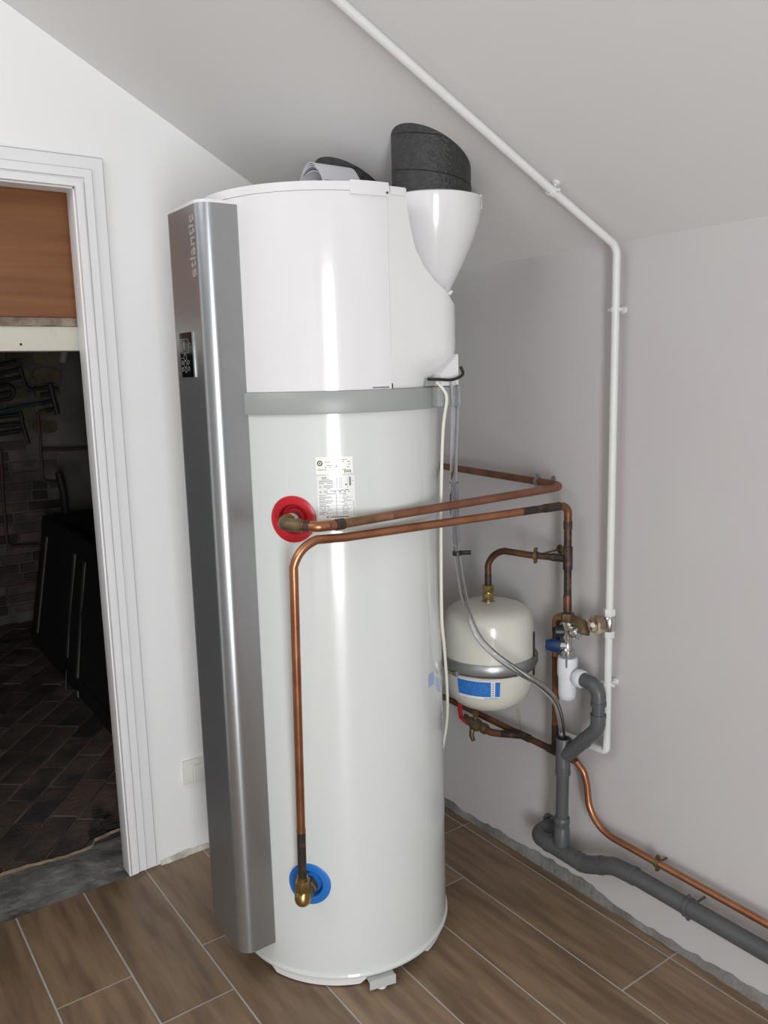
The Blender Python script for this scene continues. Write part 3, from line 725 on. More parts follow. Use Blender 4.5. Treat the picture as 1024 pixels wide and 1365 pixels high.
# ------------------------------------------------------------------ ducts
random.seed(5)
for i, (dx_, dy_) in enumerate(DUCTS):
    z0 = 2.0; r = .1005; seg = 72; dt = thing('ventilation_duct', (dx_, dy_, z0), ('black foam insulated duct rising from the white bowl adapter into the sloped ceiling' if i == 0 else 'smaller looking black duct mostly hidden behind the heater lid and manuals'), 'duct', 'ventilation ducts')
    bm = B(); rows = []
    for t_ in [j / 12 for j in range(13)]:
        row = []
        for k_ in range(seg):
            a = 2 * math.pi * k_ / seg; x, y = dx_ + r * math.cos(a), dy_ + r * math.sin(a); zt = zceil(x) + .001 + .0012 * math.sin(9 * a)
            row.append(bm.verts.new((x, y, z0 + (zt - z0) * t_)))
        rows.append(row)
    for a, b in zip(rows, rows[1:]):
        for k_ in range(seg): bm.faces.new((a[k_], a[(k_ + 1) % seg], b[(k_ + 1) % seg], b[k_]))
    bm.faces.new(rows[0]); bm.faces.new(rows[-1]); build('insulation', bm, 'foam', dt)
    # spiral tape seams, rising round the duct
    for h0 in (2.03, 2.115):
        pts = []
        for k_ in range(60):
            a = R_(-30 + 190 * k_ / 59); x, y = dx_ + (r + .0002) * math.cos(a), dy_ + (r + .0002) * math.sin(a); z = h0 + .05 * math.cos(a - R_(15)) * -1 + .02
            z = h0 + .055 * (1 - (k_ / 59)) + .0
            if z < zceil(x) - .004: pts.append(V((x, y, z)))
        if len(pts) > 3: build('spiral_seam', tube(B(), pts, .0012, 5), 'black', dt)

# manuals in a bag on the lid
mb = thing('manual_bundle', (.56, .55, 2.0035), 'folded manuals in a plastic sleeve lying on the heater lid', 'manual')
def arch(x0, x1, ya, yb, h, th, m, name, lean=0.0):
    bm = B(); prev = None; N_ = 16
    for i in range(N_ + 1):
        s = i / N_; y = ya + (yb - ya) * s
        z = 2.004 + h * (4 * s * (1 - s)) ** .8 if 0 < s < 1 else 2.004
        vs = [bm.verts.new(c) for c in ((x0, y, z), (x1, y, z), (x1, y, z + th), (x0, y, z + th))]
        if prev:
            for a in range(4): bm.faces.new((prev[a], prev[(a + 1) % 4], vs[(a + 1) % 4], vs[a]))
        else: bm.faces.new(vs)
        prev = vs
    bm.faces.new(prev[::-1]); return build(name, bm, m, mb)
for i in range(5):
    arch(.535 - i * .003, .635 + i * .002, .438 + i * .008, .655 - i * .004, .098 + i * .0045, .0016, 'paperd' if i == 1 else 'paper', 'booklet')

# ------------------------------------------------------------------ pipes
def ptube(name, pts, r, fil, m, parent, seg=16, label=None): return build(name, tube(B(), fillet(pts, fil), r, seg), m, parent, label=label)
# hot
E1 = cyl(AR, .372, 1.246)
hp = thing('hot_water_pipe', cyl(AR, .372, 1.2), 'copper pipe from the red ring running across the heater and back along the wall', 'pipe')
hk = V((.868, .903, 1.2415)); hs_ = V((.845, .9165, 1.2425)); hb_ = V((.050, .905, 1.253)); hw = V((.050, .25, 1.272))
ptube('pipe_run', [hs_, hb_, hw], .011, .045, 'copperw', hp)
build('threaded_stub', lathe(B(), cyl(AR, .282, 1.246), D_, [(.0, 0), (.0165, 0)] + [x for j in range(9) for x in ((.0165, .004 + j * .006), (.0150, .007 + j * .006))] + [(0, .058)], 20), 'chrome', hp)
bm = B(); rod(bm, cyl(AR, .335, 1.246), cyl(AR, .352, 1.246), .0185, .0185, 20); build('brass_collar', bm, 'brass', hp)
bm = B(); tube(bm, fillet([cyl(AR, .345, 1.246), E1 + D_ * .004, E1.lerp(hk, .55)], .014, 8), .0155, 18); build('elbow', bm, 'brassd', hp, label='tarnished brass elbow')
bm = B(); tube(bm, fillet([E1.lerp(hk, .5), hk, hs_.lerp(hb_, .05)], .02, 5), .0125, 16); build('sleeve', bm, 'copper', hp)
for s, e in ((.60, .78),): 
    build('solder_joint', rod(B(), E1.lerp(hk, s), E1.lerp(hk, e), .0133), 'flux', hp)
build('solder_joint', rod(B(), hs_.lerp(hb_, .020), hs_.lerp(hb_, .048), .0133), 'flux', hp)
build('scorched_length', rod(B(), hs_.lerp(hb_, .05), hs_.lerp(hb_, .22), .01125), mat('tinted_copper', (.36, .17, .10), .45, metal=.6, col2=(.16, .10, .05), vscale=26), hp)
# cold
cp = thing('cold_water_pipe', (.905, .825, .28), 'copper pipe from the blue ring, rising and running back to the wall group', 'pipe')
CB = cyl(AR, .352, .300); q0 = V((.906, .8265, .335)); q1 = V((.934, .905, 1.2165)); q2 = V((.806, .9175, 1.211)); q3 = V((.088, .926, 1.2035)); q4 = V((.070, .930, 1.1995)); q5 = V((.070, .932, .895))
ptube('pipe_run', [q0, q1, q2, q3.lerp(q2, .02)], .0105, [0, .055, .05, 0], 'copper', cp, 20)
bm = B(); tube(bm, fillet([q3.lerp(q2, .02), q4, V((.070, .930, 1.135))], .028, 8), .0113, 18); build('elbow', bm, 'copperd', cp)
build('solder_joint', rod(B(), q3.lerp(q2, .02), q3.lerp(q2, .10), .0122), 'flux', cp)
build('scorched_length', rod(B(), q3.lerp(q2, .10), q3.lerp(q2, .22), .01075), 'burnt', cp)
build('upright', rod(B(), V((.070, .930, 1.145)), q5, .0108), 'burnt', cp, label='scorched dark upright length')
build('solder_joint', rod(B(), V((.070, .930, 1.158)), V((.070, .930, 1.136)), .0125), 'flux', cp)
build('tee', rod(B(), V((.070, .931, 1.085)), V((.070, .931, 1.020)), .0135), 'burnt', cp)
build('solder_joint', rod(B(), V((.070, .931, .945)), V((.070, .932, .90)), .012), 'copperd', cp)
build('scorched_length', rod(B(), q0, q0.lerp(q1, .17), .01085), 'burnt', cp)
build('ring', rod(B(), q0.lerp(q1, .165), q0.lerp(q1, .172), .0116), 'brass', cp)
bm = B(); hexnut(bm, q0 - V((.0002, .001, .033)), q0 + V((0, .0, .008)), .0205); build('nut', bm, 'brass', cp, label='brass hexagonal nut')
build('olive', rod(B(), q0 + V((0, 0, .006)), q0 + V((0, .001, .018)), .0135), 'brass', cp)
bm = B(); tube(bm, fillet([q0 - V((0, .001, .028)), CB + V((.006, .005, -.010)), cyl(AR, .30, .292)], .022, 8), .0200, 20); build('brass_elbow', bm, 'brass', cp)
build('hex_union', hexnut(B(), cyl(AR, .318, .2935), cyl(AR, .298, .2925), .024), 'brassd', cp)
build('threaded_stub', rod(B(), cyl(AR, .282, .292), cyl(AR, .30, .292), .015), 'chrome', cp)

# branch down into the expansion vessel
VX, VY = .175, .715
vb = thing('vessel_feed_pipe', (VX, VY, .945), 'curved copper branch pipe from the upright down to the cream vessel', 'pipe')
vt = V((.070, .918, 1.050))
ptube('pipe_run', [vt, V((.118, .828, 1.0520)), V((VX, VY, 1.062)), V((VX, VY, .955))], .0098, [0, .02, .062, 0], 'copperd', vb)
build('solder_joint', rod(B(), vt, vt.lerp(V((.118, .828, 1.052)), .35), .0118), 'burnt', vb)
build('scorched_length', rod(B(), vt.lerp(V((.118, .828, 1.052)), .35), V((.112, .838, 1.0520)), .0100), 'flux', vb)
build('solder_joint', rod(B(), V((VX, VY, .985)), V((VX, VY, .952)), .0103), 'burnt', vb)
bm = B(); hexnut(bm, V((VX, VY, .930)), V((VX, VY, .951)), .0175); build('nut', bm, 'brass', vb)
bm = B(); hexnut(bm, V((VX, VY, .906)), V((VX, VY, .926)), .0170); build('nut', bm, 'brass', vb)
build('olive', rod(B(), V((VX, VY, .900)), V((VX, VY, .931)), .0135), 'brass', vb)

# expansion vessel
ev = thing('expansion_vessel', (VX, VY, .575), 'cream domed expansion vessel with a zinc strap and blue label', 'pressure vessel')
PROF = [(0, .575), (.045, .577), (.075, .584), (.100, .597), (.118, .615), (.131, .645), (.1375, .690), (.1385, .730), (.1385, .80), (.1375, .838), (.130, .868), (.110, .886), (.08, .895), (.045, .900), (0, .901)]
def vprof(z):
    for (ra, za), (rb, zb) in zip(PROF, PROF[1:]):
        if za <= z <= zb: return ra + (rb - ra) * (z - za) / max(1e-6, zb - za)
# smooth profile
def smoothp(pr, k=3):
    for _ in range(k):
        o = [pr[0]]
        for a, b in zip(pr, pr[1:]): o += [(a[0] * .75 + b[0] * .25, a[1] * .75 + b[1] * .25), (a[0] * .25 + b[0] * .75, a[1] * .25 + b[1] * .75)]
        pr = o + [pr[-1]]
    return pr
build('vessel_body', lathe(B(), (VX, VY, 0), (0, 0, 1), smoothp(PROF, 2), 64), 'vessel', ev)
build('neck', lathe(B(), (VX, VY, 0), (0, 0, 1), [(0, .898), (.020, .898), (.020, .9025), (.017, .904), (0, .904)], 24), 'zinc', ev)
stp = build('strap', lathe(B(), (VX, VY, 0), (0, 0, 1), [(.1370, .716), (.1440, .716), (.1475, .722), (.1475, .742), (.1440, .748), (.1370, .748)], 64, closed=True), 'zinc', ev, label='zinc clamping strap')
build('rim', lathe(B(), (VX, VY, 0), (0, 0, 1), [(.1365, .709), (.1420, .709), (.1430, .713), (.1365, .716)], 64, closed=True), 'chrome', ev)
def vc(a, r, z): return V((VX + r * math.cos(R_(a)), VY + r * math.sin(R_(a)), z))
bm = B(); box(bm, vc(8, .147, .706) - V((.006, .006, 0)), vc(8, .147, .722) + V((.006, .006, 0)), .002); rod(bm, vc(10, .151, .709), vc(-8, .151, .709), .0022, seg=8); build('strap_screw', bm, 'zinc', stp)
# wall bracket behind
bm = B(); box(bm, (0.001, VY - .02, .66), (0.012, VY + .02, .80), .001); box(bm, (.010, VY - .012, .71), (.04, VY + .012, .75)); build('wall_bracket', bm, 'zinc', ev)
bm = B(); box(bm, (VX - .066, VY + .124, .69), (VX - .062, VY + .128, .822)); build('bracket_rod', bm, 'flux', ev)
# label
def vpatch(bm, a0, a1, z0, z1, e, n=10, m_=4):
    g = [[bm.verts.new(vc(a0 + (a1 - a0) * i / n, vprof(z0 + (z1 - z0) * j / m_) + e, z0 + (z1 - z0) * j / m_)) for i in range(n + 1)] for j in range(m_ + 1)]
    for j in range(m_):
        for i in range(n): bm.faces.new((g[j][i], g[j][i + 1], g[j + 1][i + 1], g[j + 1][i]))
    return bm
LA0, LA1 = 7, 61
vl = build('vessel_label', vpatch(B(), LA0, LA1, .6440, .7015, .0012), 'sticker', ev, label='white vessel label with a blue field')
build('blue_field', vpatch(B(), LA0, LA1, .6520, .6985, .0018), 'blue', vl)
bm = B(); vpatch(bm, 50, 55, .6535, .698, .0023, 3)
build('white_column', bm, 'sticker', vl)
bm = B(); random.seed(9)
for j in range(6): 
    a = LA0 + 2
    while a < 46:
        w = random.uniform(1, 4); 
        if random.random() < .6: vpatch(bm, a, a + w, .660 + j * .006, .6608 + j * .006, .0023, 2, 1)
        a += w + 1
build('print', bm, mat('pale_print', (.25, .42, .72), .5), vl, kind='stuff')
bm = B()
for j in range(6): vpatch(bm, 51, 54, .6565 + j * .007, .6585 + j * .007, .0028, 2, 1)
for a in range(42, 60, 3): vpatch(bm, a, a + 2.1, .6458, .6480, .0022, 1, 1)
build('print', bm, 'inkd', vl, kind='stuff')

# pipe collars (ear type clamp round a pipe with a stem to the wall)
def collar(c, axis, r, wallx, m, label, ears=(0, 0, 1), stem_dir=None, rose=True, ceil=False):
    c = V(c); ax_ = V(axis).normalized(); e = V(ears); e = (e - ax_ * e.dot(ax_)).normalized()
    t = thing('pipe_clamp', c - V((0, 0, r + .012)), label, 'pipe clamp', 'pipe clamps on the walls')
    build('ring', lathe(B(), c - ax_ * .005, ax_, [(r, 0), (r + .0035, 0), (r + .0035, .010), (r, .010)], 24, closed=True), m, t)
    for s in (1, -1):
        bm = B(); q = c + e * s * (r + .008); w = ax_.cross(e)
        tube(bm, [q - w * .004, q + w * .004], .0055, 10); build('ear', bm, m, t)
        bm = B(); rod(bm, q - w * .006, q + w * .007, .0028, seg=8); build('screw', bm, m, t)
    if stem_dir is not None:
        sd = V(stem_dir).normalized(); L_ = abs((c.x - wallx) / sd.x) if sd.x and not ceil else wallx
        build('stem', rod(B(), c + sd * (r + .002), c + sd * (L_ - .001), .003, seg=8), m, t)
        if rose:
            build('rosette', lathe(B(), c + sd * (L_ - .0012), -sd, [(0, 0), (.014, 0), (.012, .003), (.006, .005), (0, .006)], 20), m, t)
    return t
hdir = (hw - hb_).normalized()
collar(V((.050, .795, 1.256)), hdir, .0113, 0, 'zinc', 'zinc clamp on the upper copper pipe near its bend', stem_dir=(-1, 0.35, .02))
collar(V((.109, .844, 1.0516)), V((.048, -.09, .001)), .0103, 0, 'brassd', 'tarnished clamp with long stem on the vessel feed pipe', stem_dir=(-1, -.04, .02))

# lower copper runs
lc = thing('low_copper_pipe', (.05, .55, .42), 'dark weathered copper pipe running level under the cream vessel', 'pipe')
zl_ = .443
ptube('pipe_run', [V((.05, .22, .452)), V((.05, .93, zl_)), V((.045, .950, .438))], .0105, 0, 'copperd', lc)
build('tee', rod(B(), V((.05, .715, .4455)), V((.05, .765, .445)), .0128), 'burnt', lc)
build('tee', rod(B(), V((.05, .845, .4440)), V((.05, .905, .443)), .0128), 'burnt', lc)
ptube('upright', [V((.05, .872, .455)), V((.052, .872, .866)), V((.052, .965, .868))], .0105, .026, 'copperd', lc, label='weathered upright with a curved top')
build('elbow', tube(B(), fillet([V((.0515, .872, .835)), V((.052, .872, .866)), V((.052, .915, .868))], .026), .0118, 16), 'copper', lc)
for z0, z1 in ((.838, .818), (.745, .735), (.785, .735)): build('solder_joint' if z0 != .785 else 'sleeve', rod(B(), V((.051, .872, z0)), V((.051, .872, z1)), .012 if z0 != .785 else .0115), 'flux' if z0 != .785 else 'copper', lc)
build('scorched_length', rod(B(), V((.05, .872, .53)), V((.05, .872, .46)), .0112), 'burnt', lc)
build('tee_branch', rod(B(), V((.05, .735, .445)), V((.082, .672, .438)), .0115), 'burnt', lc)
# drain valve at the end of the branch
dv = thing('drain_valve', (.10, .56, .40), 'small brass drain valve with a red lever under the vessel', 'valve')
va, vb_ = V((.085, .668, .438)), V((.105, .540, .440))
build('elbow', tube(B(), fillet([V((.082, .674, .438)), V((.098, .640, .436)), V((.098, .612, .438))], .012), .0118, 14), 'copperd', dv)
build('union_nut', hexnut(B(), V((.098, .622, .4375)), V((.099, .598, .4385)), .0175), 'brassd', dv)
build('valve_body', lathe(B(), V((.099, .602, .438)), V((.002, -1, .03)), [(0, 0), (.013, 0), (.015, .012), (.021, .022), (.021, .042), (.015, .052), (.015, .068), (0, .068)], 20), 'brassd', dv)
build('valve_stem', rod(B(), V((.101, .570, .455)), V((.101, .570, .480)), .008, seg=12), 'brassd', dv)
build('stem_cap', hexnut(B(), V((.101, .570, .472)), V((.101, .570, .482)), .0125), 'brass', dv)
build('drain_spout', tube(B(), [V((.104, .560, .425)), V((.112, .562, .402)), V((.114, .575, .388))], [.010, .008, .007], 12), 'brassd', dv)
build('tail_pipe', tube(B(), [V((.101, .540, .44)), V((.101, .520, .441)), V((.085, .505, .4415))], .009, 12), 'brassd', dv)
bm = B(); lev = [V((.112, .545, .437)), V((.112, .512, .446)), V((.108, .500, .475)), V((.104, .497, .520))]
w_ = V((0, .006, 0)); prev = None
for i, q in enumerate(lev):
    ww = V((0, .008, .004 if i < 2 else 0)); vs = [bm.verts.new(c) for c in (q - ww - V((.0025, 0, 0)), q + ww - V((.0025, 0, 0)), q + ww + V((.0025, 0, 0)), q - ww + V((.0025, 0, 0)))]
    if prev:
        for a in range(4): bm.faces.new((prev[a], prev[(a + 1) % 4], vs[(a + 1) % 4], vs[a]))
    else: bm.faces.new(vs)
    prev = vs
bm.faces.new(prev[::-1]); build('lever', bm, mat('red_lever', (.42, .02, .02), .4), dv, label='red lever')

# copper pipe running right along the wall
rc = thing('right_copper_pipe', (.04, 1.5, .23), 'bright copper pipe curving out behind the grey drain and along the wall to the right', 'pipe')
ptube('pipe_run', [V((.045, .950, .438)), V((.04, .975, .415)), V((.036, .984, .375)), V((.036, .992, .315)), V((.036, 1.022, .268)), V((.038, 1.075, .255)), V((.04, 1.235, .254)), V((.04, 2.6, .235))], .0100, [0, .03, .05, .06, .06, .06, .1, 0], 'copper', rc)
collar(V((.04, 1.235, .254)), (0, 1, -.01), .0102, 0, 'brassd', 'tarnished clamp on the copper pipe above the grey drain run', stem_dir=(-1, 0, .0), rose=False)

# ------------------------------------------------------------------ safety group
sg = thing('safety_valve_group', (.07, .934, .76), 'chrome safety valve group with a blue knob and brown union', 'valve')
c0 = V((.07, .933, 0))
def zz(z): return c0 + V((0, 0, z))
build('top_nut', hexnut(B(), zz(.868), zz(.893), .0205), 'brassd', sg)
build('valve_body', lathe(B(), c0, (0, 0, 1), [(0, .762), (.0195, .762), (.0205, .766), (.0205, .783), (.016, .788), (.0135, .800), (.0140, .812), (.0165, .822), (.0165, .852), (.0185, .856), (.0185, .868), (0, .868)], 28), 'chrome', sg)
build('side_port', lathe(B(), zz(.838), V((.72, -.70, 0)), [(0, .008), (.0165, .010), (.0175, .018), (.0175, .034), (.0150, .036), (.0135, .024), (0, .024)], 24), 'black', sg, label='black plugged side port')
build('port_neck', rod(B(), zz(.838), zz(.838) + V((.72, -.70, 0)) * .014, .013), 'chrome', sg)
kd = V((.62, -.78, -.03)).normalized(); ks = zz(.796)
build('knob_neck', rod(B(), ks, ks + kd * .026, .0145), 'chrome', sg)
build('knob', lathe(B(), ks, kd, [(0, .018), (.0215, .018), (.0220, .027), (.0185, .046), (.0140, .060), (.0110, .062), (0, .062)], 20), 'bluek', sg, label='dark blue drain knob')
build('knob_cap', lathe(B(), ks, kd, [(0, .0605), (.007, .0605), (.0065, .0645), (0, .065)], 16), 'zinc', sg)
build('side_union', lathe(B(), zz(.842), V((0, 1, .0)), [(0, .006), (.013, .006), (.015, .016), (.0185, .022), (.0185, .040), (.015, .044), (0, .044)], 8), 'chrome', sg)
build('brown_union', tube(B(), fillet([V((.055, .935, .868)), V((.056, .975, .872)), V((.060, .992, .850)), V((.066, .985, .838))], .012), [.014] * 1 + [.0165] * 17 + [.0145] * 0, 14) if False else tube(B(), fillet([V((.052, .945, .868)), V((.056, .985, .862)), V((.066, .988, .842))], .014), .0165, 14), 'brassd', sg)

# white siphon cup
sp = thing('siphon_cup', (.072, .936, .638), 'white plastic siphon cup under the safety valve', 'siphon')
build('cup_upper', lathe(B(), (.072, .936, 0), (0, 0, 1), [(0, .700), (.0265, .700), (.0290, .716), (.0290, .752), (.0275, .764), (.0250, .764), (0, .758)], 32), 'pvcw', sp)
build('cup_lower', lathe(B(), (.072, .936, 0), (0, 0, 1), [(0, .636), (.018, .637), (.0235, .643), (.0255, .655), (.0260, .702), (0, .702)], 32), 'pvcw', sp)
od = V((.05, 1, .02)).normalized()
build('outlet', rod(B(), V((.072, .945, .712)), V((.072, .945, .712)) + od * .045, .016), 'pvcw', sp)
build('outlet_nut', lathe(B(), V((.072, .945, .712)), od, [(.0, .030), (.0245, .030), (.0260, .034), (.0260, .048), (.0235, .053), (0, .053)], 28), 'pvcw', sp)
bm = B(); box(bm, (.098, .955, .742), (.1005, .959, .778)); build('tab', bm, 'zinc', sp)

# ------------------------------------------------------------------ grey drain pipe
gd = thing('grey_drain_pipe', (.07, .92, .15), 'grey plastic drain pipe from the siphon cup down and along the wall to the right', 'pipe')
sA, sB, sC, sD = V((.074, .996, .713)), V((.074, 1.052, .708)), V((.074, 1.052, .585)), V((.070, .925, .450))
build('elbow', tube(B(), fillet([sA, sB, sB.lerp(sC, .42)], .036, 9), .0205, 20), 'pvc', gd)
build('pipe_length', rod(B(), sB.lerp(sC, .35), sC.lerp(sB, .1), .0180), 'pvc', gd)
build('elbow', tube(B(), fillet([sC.lerp(sB, .32), sC, sC.lerp(sD, .42)], .036, 9), .0208, 20), 'pvc', gd)
build('branch', tube(B(), [sC.lerp(sD, .40), sD.lerp(sC, .08)], .0212, 20), 'pvc', gd)
bm = B(); lathe(bm, (.070, .921, 0), (0, 0, 1), [(.0195, .4), (.0212, .4), (.0212, .508), (.0200, .510), (.0180, .510), (.0175, .42)], 28, closed=True); build('wye', bm, 'pvc', gd, label='open topped wye fitting')
build('pipe_length', rod(B(), V((.070, .921, .42)), V((.070, .919, .245)), .0185, seg=24), 'pvc', gd)
build('socket', lathe(B(), (.070, .919, 0), (0, 0, 1), [(0, .17), (.0235, .17), (.0235, .222), (.0225, .224), (.0222, .236), (.0235, .238), (.0235, .256), (.0215, .259), (0, .259)], 28), 'pvc', gd)
def lip(c, d, r_):
    c, d = V(c), V(d).normalized(); build('joint_lip', rod(B(), c - d * .0055, c + d * .0055, r_, seg=24), 'pvc', gd)
lip(sB.lerp(sC, .40), sB - sC, .0222); lip(sC.lerp(sB, .31), sB - sC, .0222); lip(sC.lerp(sD, .40), sC - sD, .0224); lip((.070, .921, .402), (0, 0, 1), .0224); lip((.070, .921, .418), (0, 0, 1), .0216)
# horizontal part: out of the wall, elbow, tee, s-bend, long run
w0, w1 = V((.001, .815, .158)), V((.072, .812, .152))
rt = V((.072, .97, .148)); r1 = V((.072, 1.012, .150)); r2 = V((.072, 1.115, .197)); r3 = V((.072, 1.175, .2025)); r4 = V((.072, 2.6, .196))
build('elbow', tube(B(), fillet([w0, w1, V((.072, .868, .150))], .036, 9), .0245, 24), 'pvc', gd)
build('tee', rod(B(), V((.072, .862, .150)), V((.072, .985, .149)), .0250, seg=24), 'pvc', gd)
for y in (.865, .968): build('tee_lip', rod(B(), V((.072, y, .15)), V((.072, y + .012, .15)), .0265, seg=24), 'pvc', gd)
build('elbow', tube(B(), fillet([V((.072, .975, .149)), r1, r1.lerp(r2, .60)], .05, 9), .0255, 24), 'pvc', gd)
build('elbow', tube(B(), fillet([r1.lerp(r2, .56), r2, V((.072, 1.185, .2025))], .05, 9), .0250, 24), 'pvc', gd)
build('pipe_length', rod(B(), V((.072, 1.17, .2025)), r4, .0228, seg=28), 'pvc', gd)
build('inner_bore', lathe(B(), (.070, .921, 0), (0, 0, 1), [(0, .425), (.0176, .425), (.0176, .43), (0, .43)], 20), 'black', gd)
lip(r1.lerp(r2, .56), r2 - r1, .0268); lip((.072, 1.183, .2025), (0, 1, 0), .0262); lip((.072, 1.0, .1495), (0, 1, 0), .0270); lip((.072, .868, .15), (0, 1, 0), .0270)
# crumbling plaster round the wall hole
bm = B()
random.seed(21)
for k_ in range(16):
    a = 2 * math.pi * k_ / 16; bmesh.ops.create_icosphere(bm, subdivisions=1, radius=random.uniform(.004, .009), matrix=Matrix.Translation((.002, .815 + .030 * math.cos(a), .160 + .030 * math.sin(a))))
bmr = build('hole_rubble', bm, 'mortar', wall_right, smooth=0); bmr['kind'] = 'stuff'
t = collar(V((.072, 1.355, .2015)), (0, 1, 0), .0231, 0, 'pvc', 'dark clamp around the grey drain pipe run', stem_dir=(-1, 0, 0), rose=False)

# ------------------------------------------------------------------ white gas pipe
gp = thing('white_gas_pipe', (.035, 1.05, .49), 'white painted pipe down the sloped ceiling and right wall', 'pipe')
def oc(x, y): return V((x, y, zceil(x) - .030))
g_top = [P(475, 0, 1, 1.0)]
ctop = oc(1.9, .93)
gpath = [oc(1.9, .94), oc(.80, .985), oc(.25, 1.025), V((.038, 1.055, zceil(.038) - .038)), V((.036, 1.052, .505)), V((.034, .88, .499))]
bm = B(); tube(bm, fillet(gpath, [0, .3, .3, .030, .012, 0]), .0105, 16); build('pipe_run', bm, 'wpipe', gp)
sv = thing('gas_stop_valve', (.04, 1.05, .86), 'round cream and red gas valve knob on the white pipe', 'valve')
build('upper_nut', hexnut(B(), V((.036, 1.052, .905)), V((.036, 1.052, .925)), .0165), 'wpipe', sv)
build('body', lathe(B(), (.036, 1.052, 0), (0, 0, 1), [(0, .862), (.0145, .862), (.019, .869), (.019, .899), (.0145, .905), (0, .905)], 20), 'chrome', sv)
build('lower_nut', hexnut(B(), V((.036, 1.052, .842)), V((.036, 1.052, .862)), .0155), 'wpipe', sv)
nd = V((.93, -.12, 0.04)).normalized(); nd = V((.80, -.15, .02)).normalized(); kc = V((.045, 1.046, .884))
build('bonnet', rod(B(), kc, kc + nd * .022, .0175), 'brassd', sv)
kb = build('knob', lathe(B(), kc, nd, [(0, .018), (.0245, .018), (.0265, .022), (.0265, .036), (.0235, .041), (0, .041)], 28), mat('dirty_cream', (.46, .39, .29), .4, col2=(.18, .12, .08), vscale=34, thr=(.4, .55)), sv)
build('knob_ring', lathe(B(), kc, nd, [(.0185, .0408), (.0205, .0408), (.0205, .0418), (.0185, .0418)], 28, closed=True), 'brassd', kb)
u_, v_ = frame_of(nd); bm = B()
for a0 in (40, 200, 300):
    pts = [kc + nd * .0412 + (u_ * math.cos(R_(a0 + d_)) + v_ * math.sin(R_(a0 + d_))) * r_ for r_, d_ in ((.009, 0), (.018, 0), (.018, 17), (.018, 34), (.009, 34))]
    prism(bm, pts, nd * .0006)
build('red_sectors', bm, mat('dark_red', (.22, .03, .025), .4), kb, smooth=0)
build('hub', lathe(B(), kc, nd, [(0, .041), (.0075, .041), (.007, .0450), (0, .0455)], 16), 'sticker2', kb)
def wclip(c, axis, m, label, side, toward, dist):
    c = V(c); ax_ = V(axis).normalized(); sd = V(side).normalized(); tw = V(toward).normalized()
    t = thing('pipe_clamp', c, label, 'pipe clamp', 'white clips on the white pipe')
    build('ring', lathe(B(), c - ax_ * .006, ax_, [(.0106, 0), (.0135, 0), (.0135, .012), (.0106, .012)], 20, closed=True), m, t)
    for s in (1, -1): build('ear', rod(B(), c + sd * s * .012, c + sd * s * .0215, .0052, .0042, 10), m, t)
    build('stem', rod(B(), c + tw * .012, c + tw * (dist - .0005), .004, seg=8), m, t)
    build('base', lathe(B(), c + tw * (dist - .001), -tw, [(0, 0), (.0105, 0), (.010, .006), (0, .008)], 16), m, t)
nc = V((SL, 0, -1)).normalized()
cc = oc(.25, 1.025)
wclip(oc(.243, 1.0255), (oc(.25, 1.025) - oc(.8, .985)), 'wpipe', 'white clamp holding the white pipe to the ceiling', (0, 1, 0), -nc, .030 * abs(nc.z))
wclip((.036, 1.053, 1.727), (0, 0, 1), 'wpipe', 'white clamp on the white pipe just below the ceiling', (0, 1, 0), (-1, 0, 0), .036)
wclip((.036, 1.052, .707), (0, 0, 1), 'wpipe', 'white clamp on the white pipe below the gas valve', (0, 1, 0), (-1, 0, 0), .036)

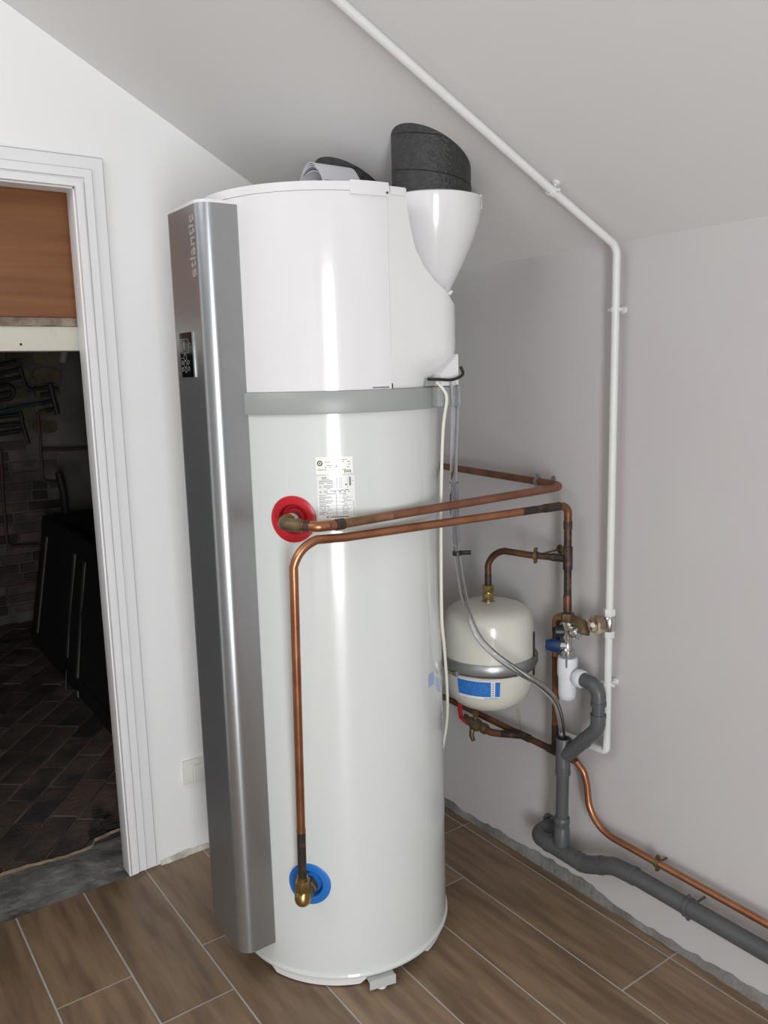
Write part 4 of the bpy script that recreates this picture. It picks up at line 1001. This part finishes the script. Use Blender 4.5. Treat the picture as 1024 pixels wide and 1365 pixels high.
# ------------------------------------------------------------------ clear hose, cable, tie
hpts = [V((.462, .905, 1.555)), V((.458, .905, 1.50)), V((.452, .890, 1.344)), V((.440, .878, 1.20)), V((.425, .868, 1.11)), V((.400, .855, 1.02)), V((.372, .850, .93)), V((.355, .872, .865)), V((.335, .918, .822)), V((.275, .938, .770)), V((.20, .950, .715)), V((.130, .940, .65)), V((.090, .928, .575)), V((.073, .922, .50)), V((.070, .921, .455))]
def catmull(p, n=7):
    p = [p[0]] + p + [p[-1]]; out = []
    for i in range(1, len(p) - 2):
        for k_ in range(n):
            t_ = k_ / n; a, b, c, d = p[i - 1], p[i], p[i + 1], p[i + 2]
            out.append(.5 * ((2 * b) + (c - a) * t_ + (2 * a - 5 * b + 4 * c - d) * t_ ** 2 + (3 * b - a - 3 * c + d) * t_ ** 3))
    return out + [p[-2]]
hc = catmull(hpts); ch = thing('clear_hose', hpts[-1], 'clear plastic hose from the hood down across the vessel into the grey drain', 'hose')
def hollow(bm, pts, ro, ri, seg=16):
    tube(bm, pts, ro, seg, caps=False); tube(bm, pts, ri, seg, caps=False); return bm
build('hose_wall', hollow(B(), hc, .0098, .0074), 'hose', ch)
build('joint_sleeve', hollow(B(), hc[16:27], .0118, .0100), 'hose', ch)
hcl = build('hose_clip', rod(B(), hc[28] - V((0, 0, .006)), hc[28] + V((0, 0, .004)), .0125, seg=16), 'black', ch, label='black hose clip')
dd = V((-.6, .8, 0)).normalized(); bm = B(); tube(bm, [hc[28], hc[28] + V((-.03, .02, 0))], .006, 8); build('clip_tail', bm, 'black', hcl)
cpts = [V((.500, .884, 1.556)), V((.487, .897, 1.535)), V((.481, .900, 1.51)), V((.480, .884, 1.44)), V((.482, .876, 1.30)), V((.480, .868, 1.10)), V((.474, .860, .94)), V((.452, .842, .85)), V((.405, .795, .70)), V((.37, .748, .58)), V((.355, .70, .45))]
build('white_cable', tube(B(), catmull(cpts), .0043, 10), 'cable', label='white electric cable hanging down the rear flank of the heater', cat='cable')
bm = B(); tie = [V((.515, .870, 1.563)), V((.503, .897, 1.562)), V((.47, .905, 1.560)), V((.44, .905, 1.567)), V((.424, .897, 1.576)), V((.426, .89, 1.592))]
build('black_cable', tube(B(), catmull(tie), .0038, 8), 'black', label='short black cable looped round the cover under the hood', cat='cable')

# ------------------------------------------------------------------ socket on the left wall
sk = thing('wall_socket', (.85, 0.001, .25), 'cream wall socket low on the left wall beside the heater', 'socket')
build('plate', box(B(), (.805, .0005, .250), (.888, .010, .332), .002), 'socket', sk)
build('flap', box(B(), (.806, .009, .256), (.858, .030, .314), .004), 'socket', sk)
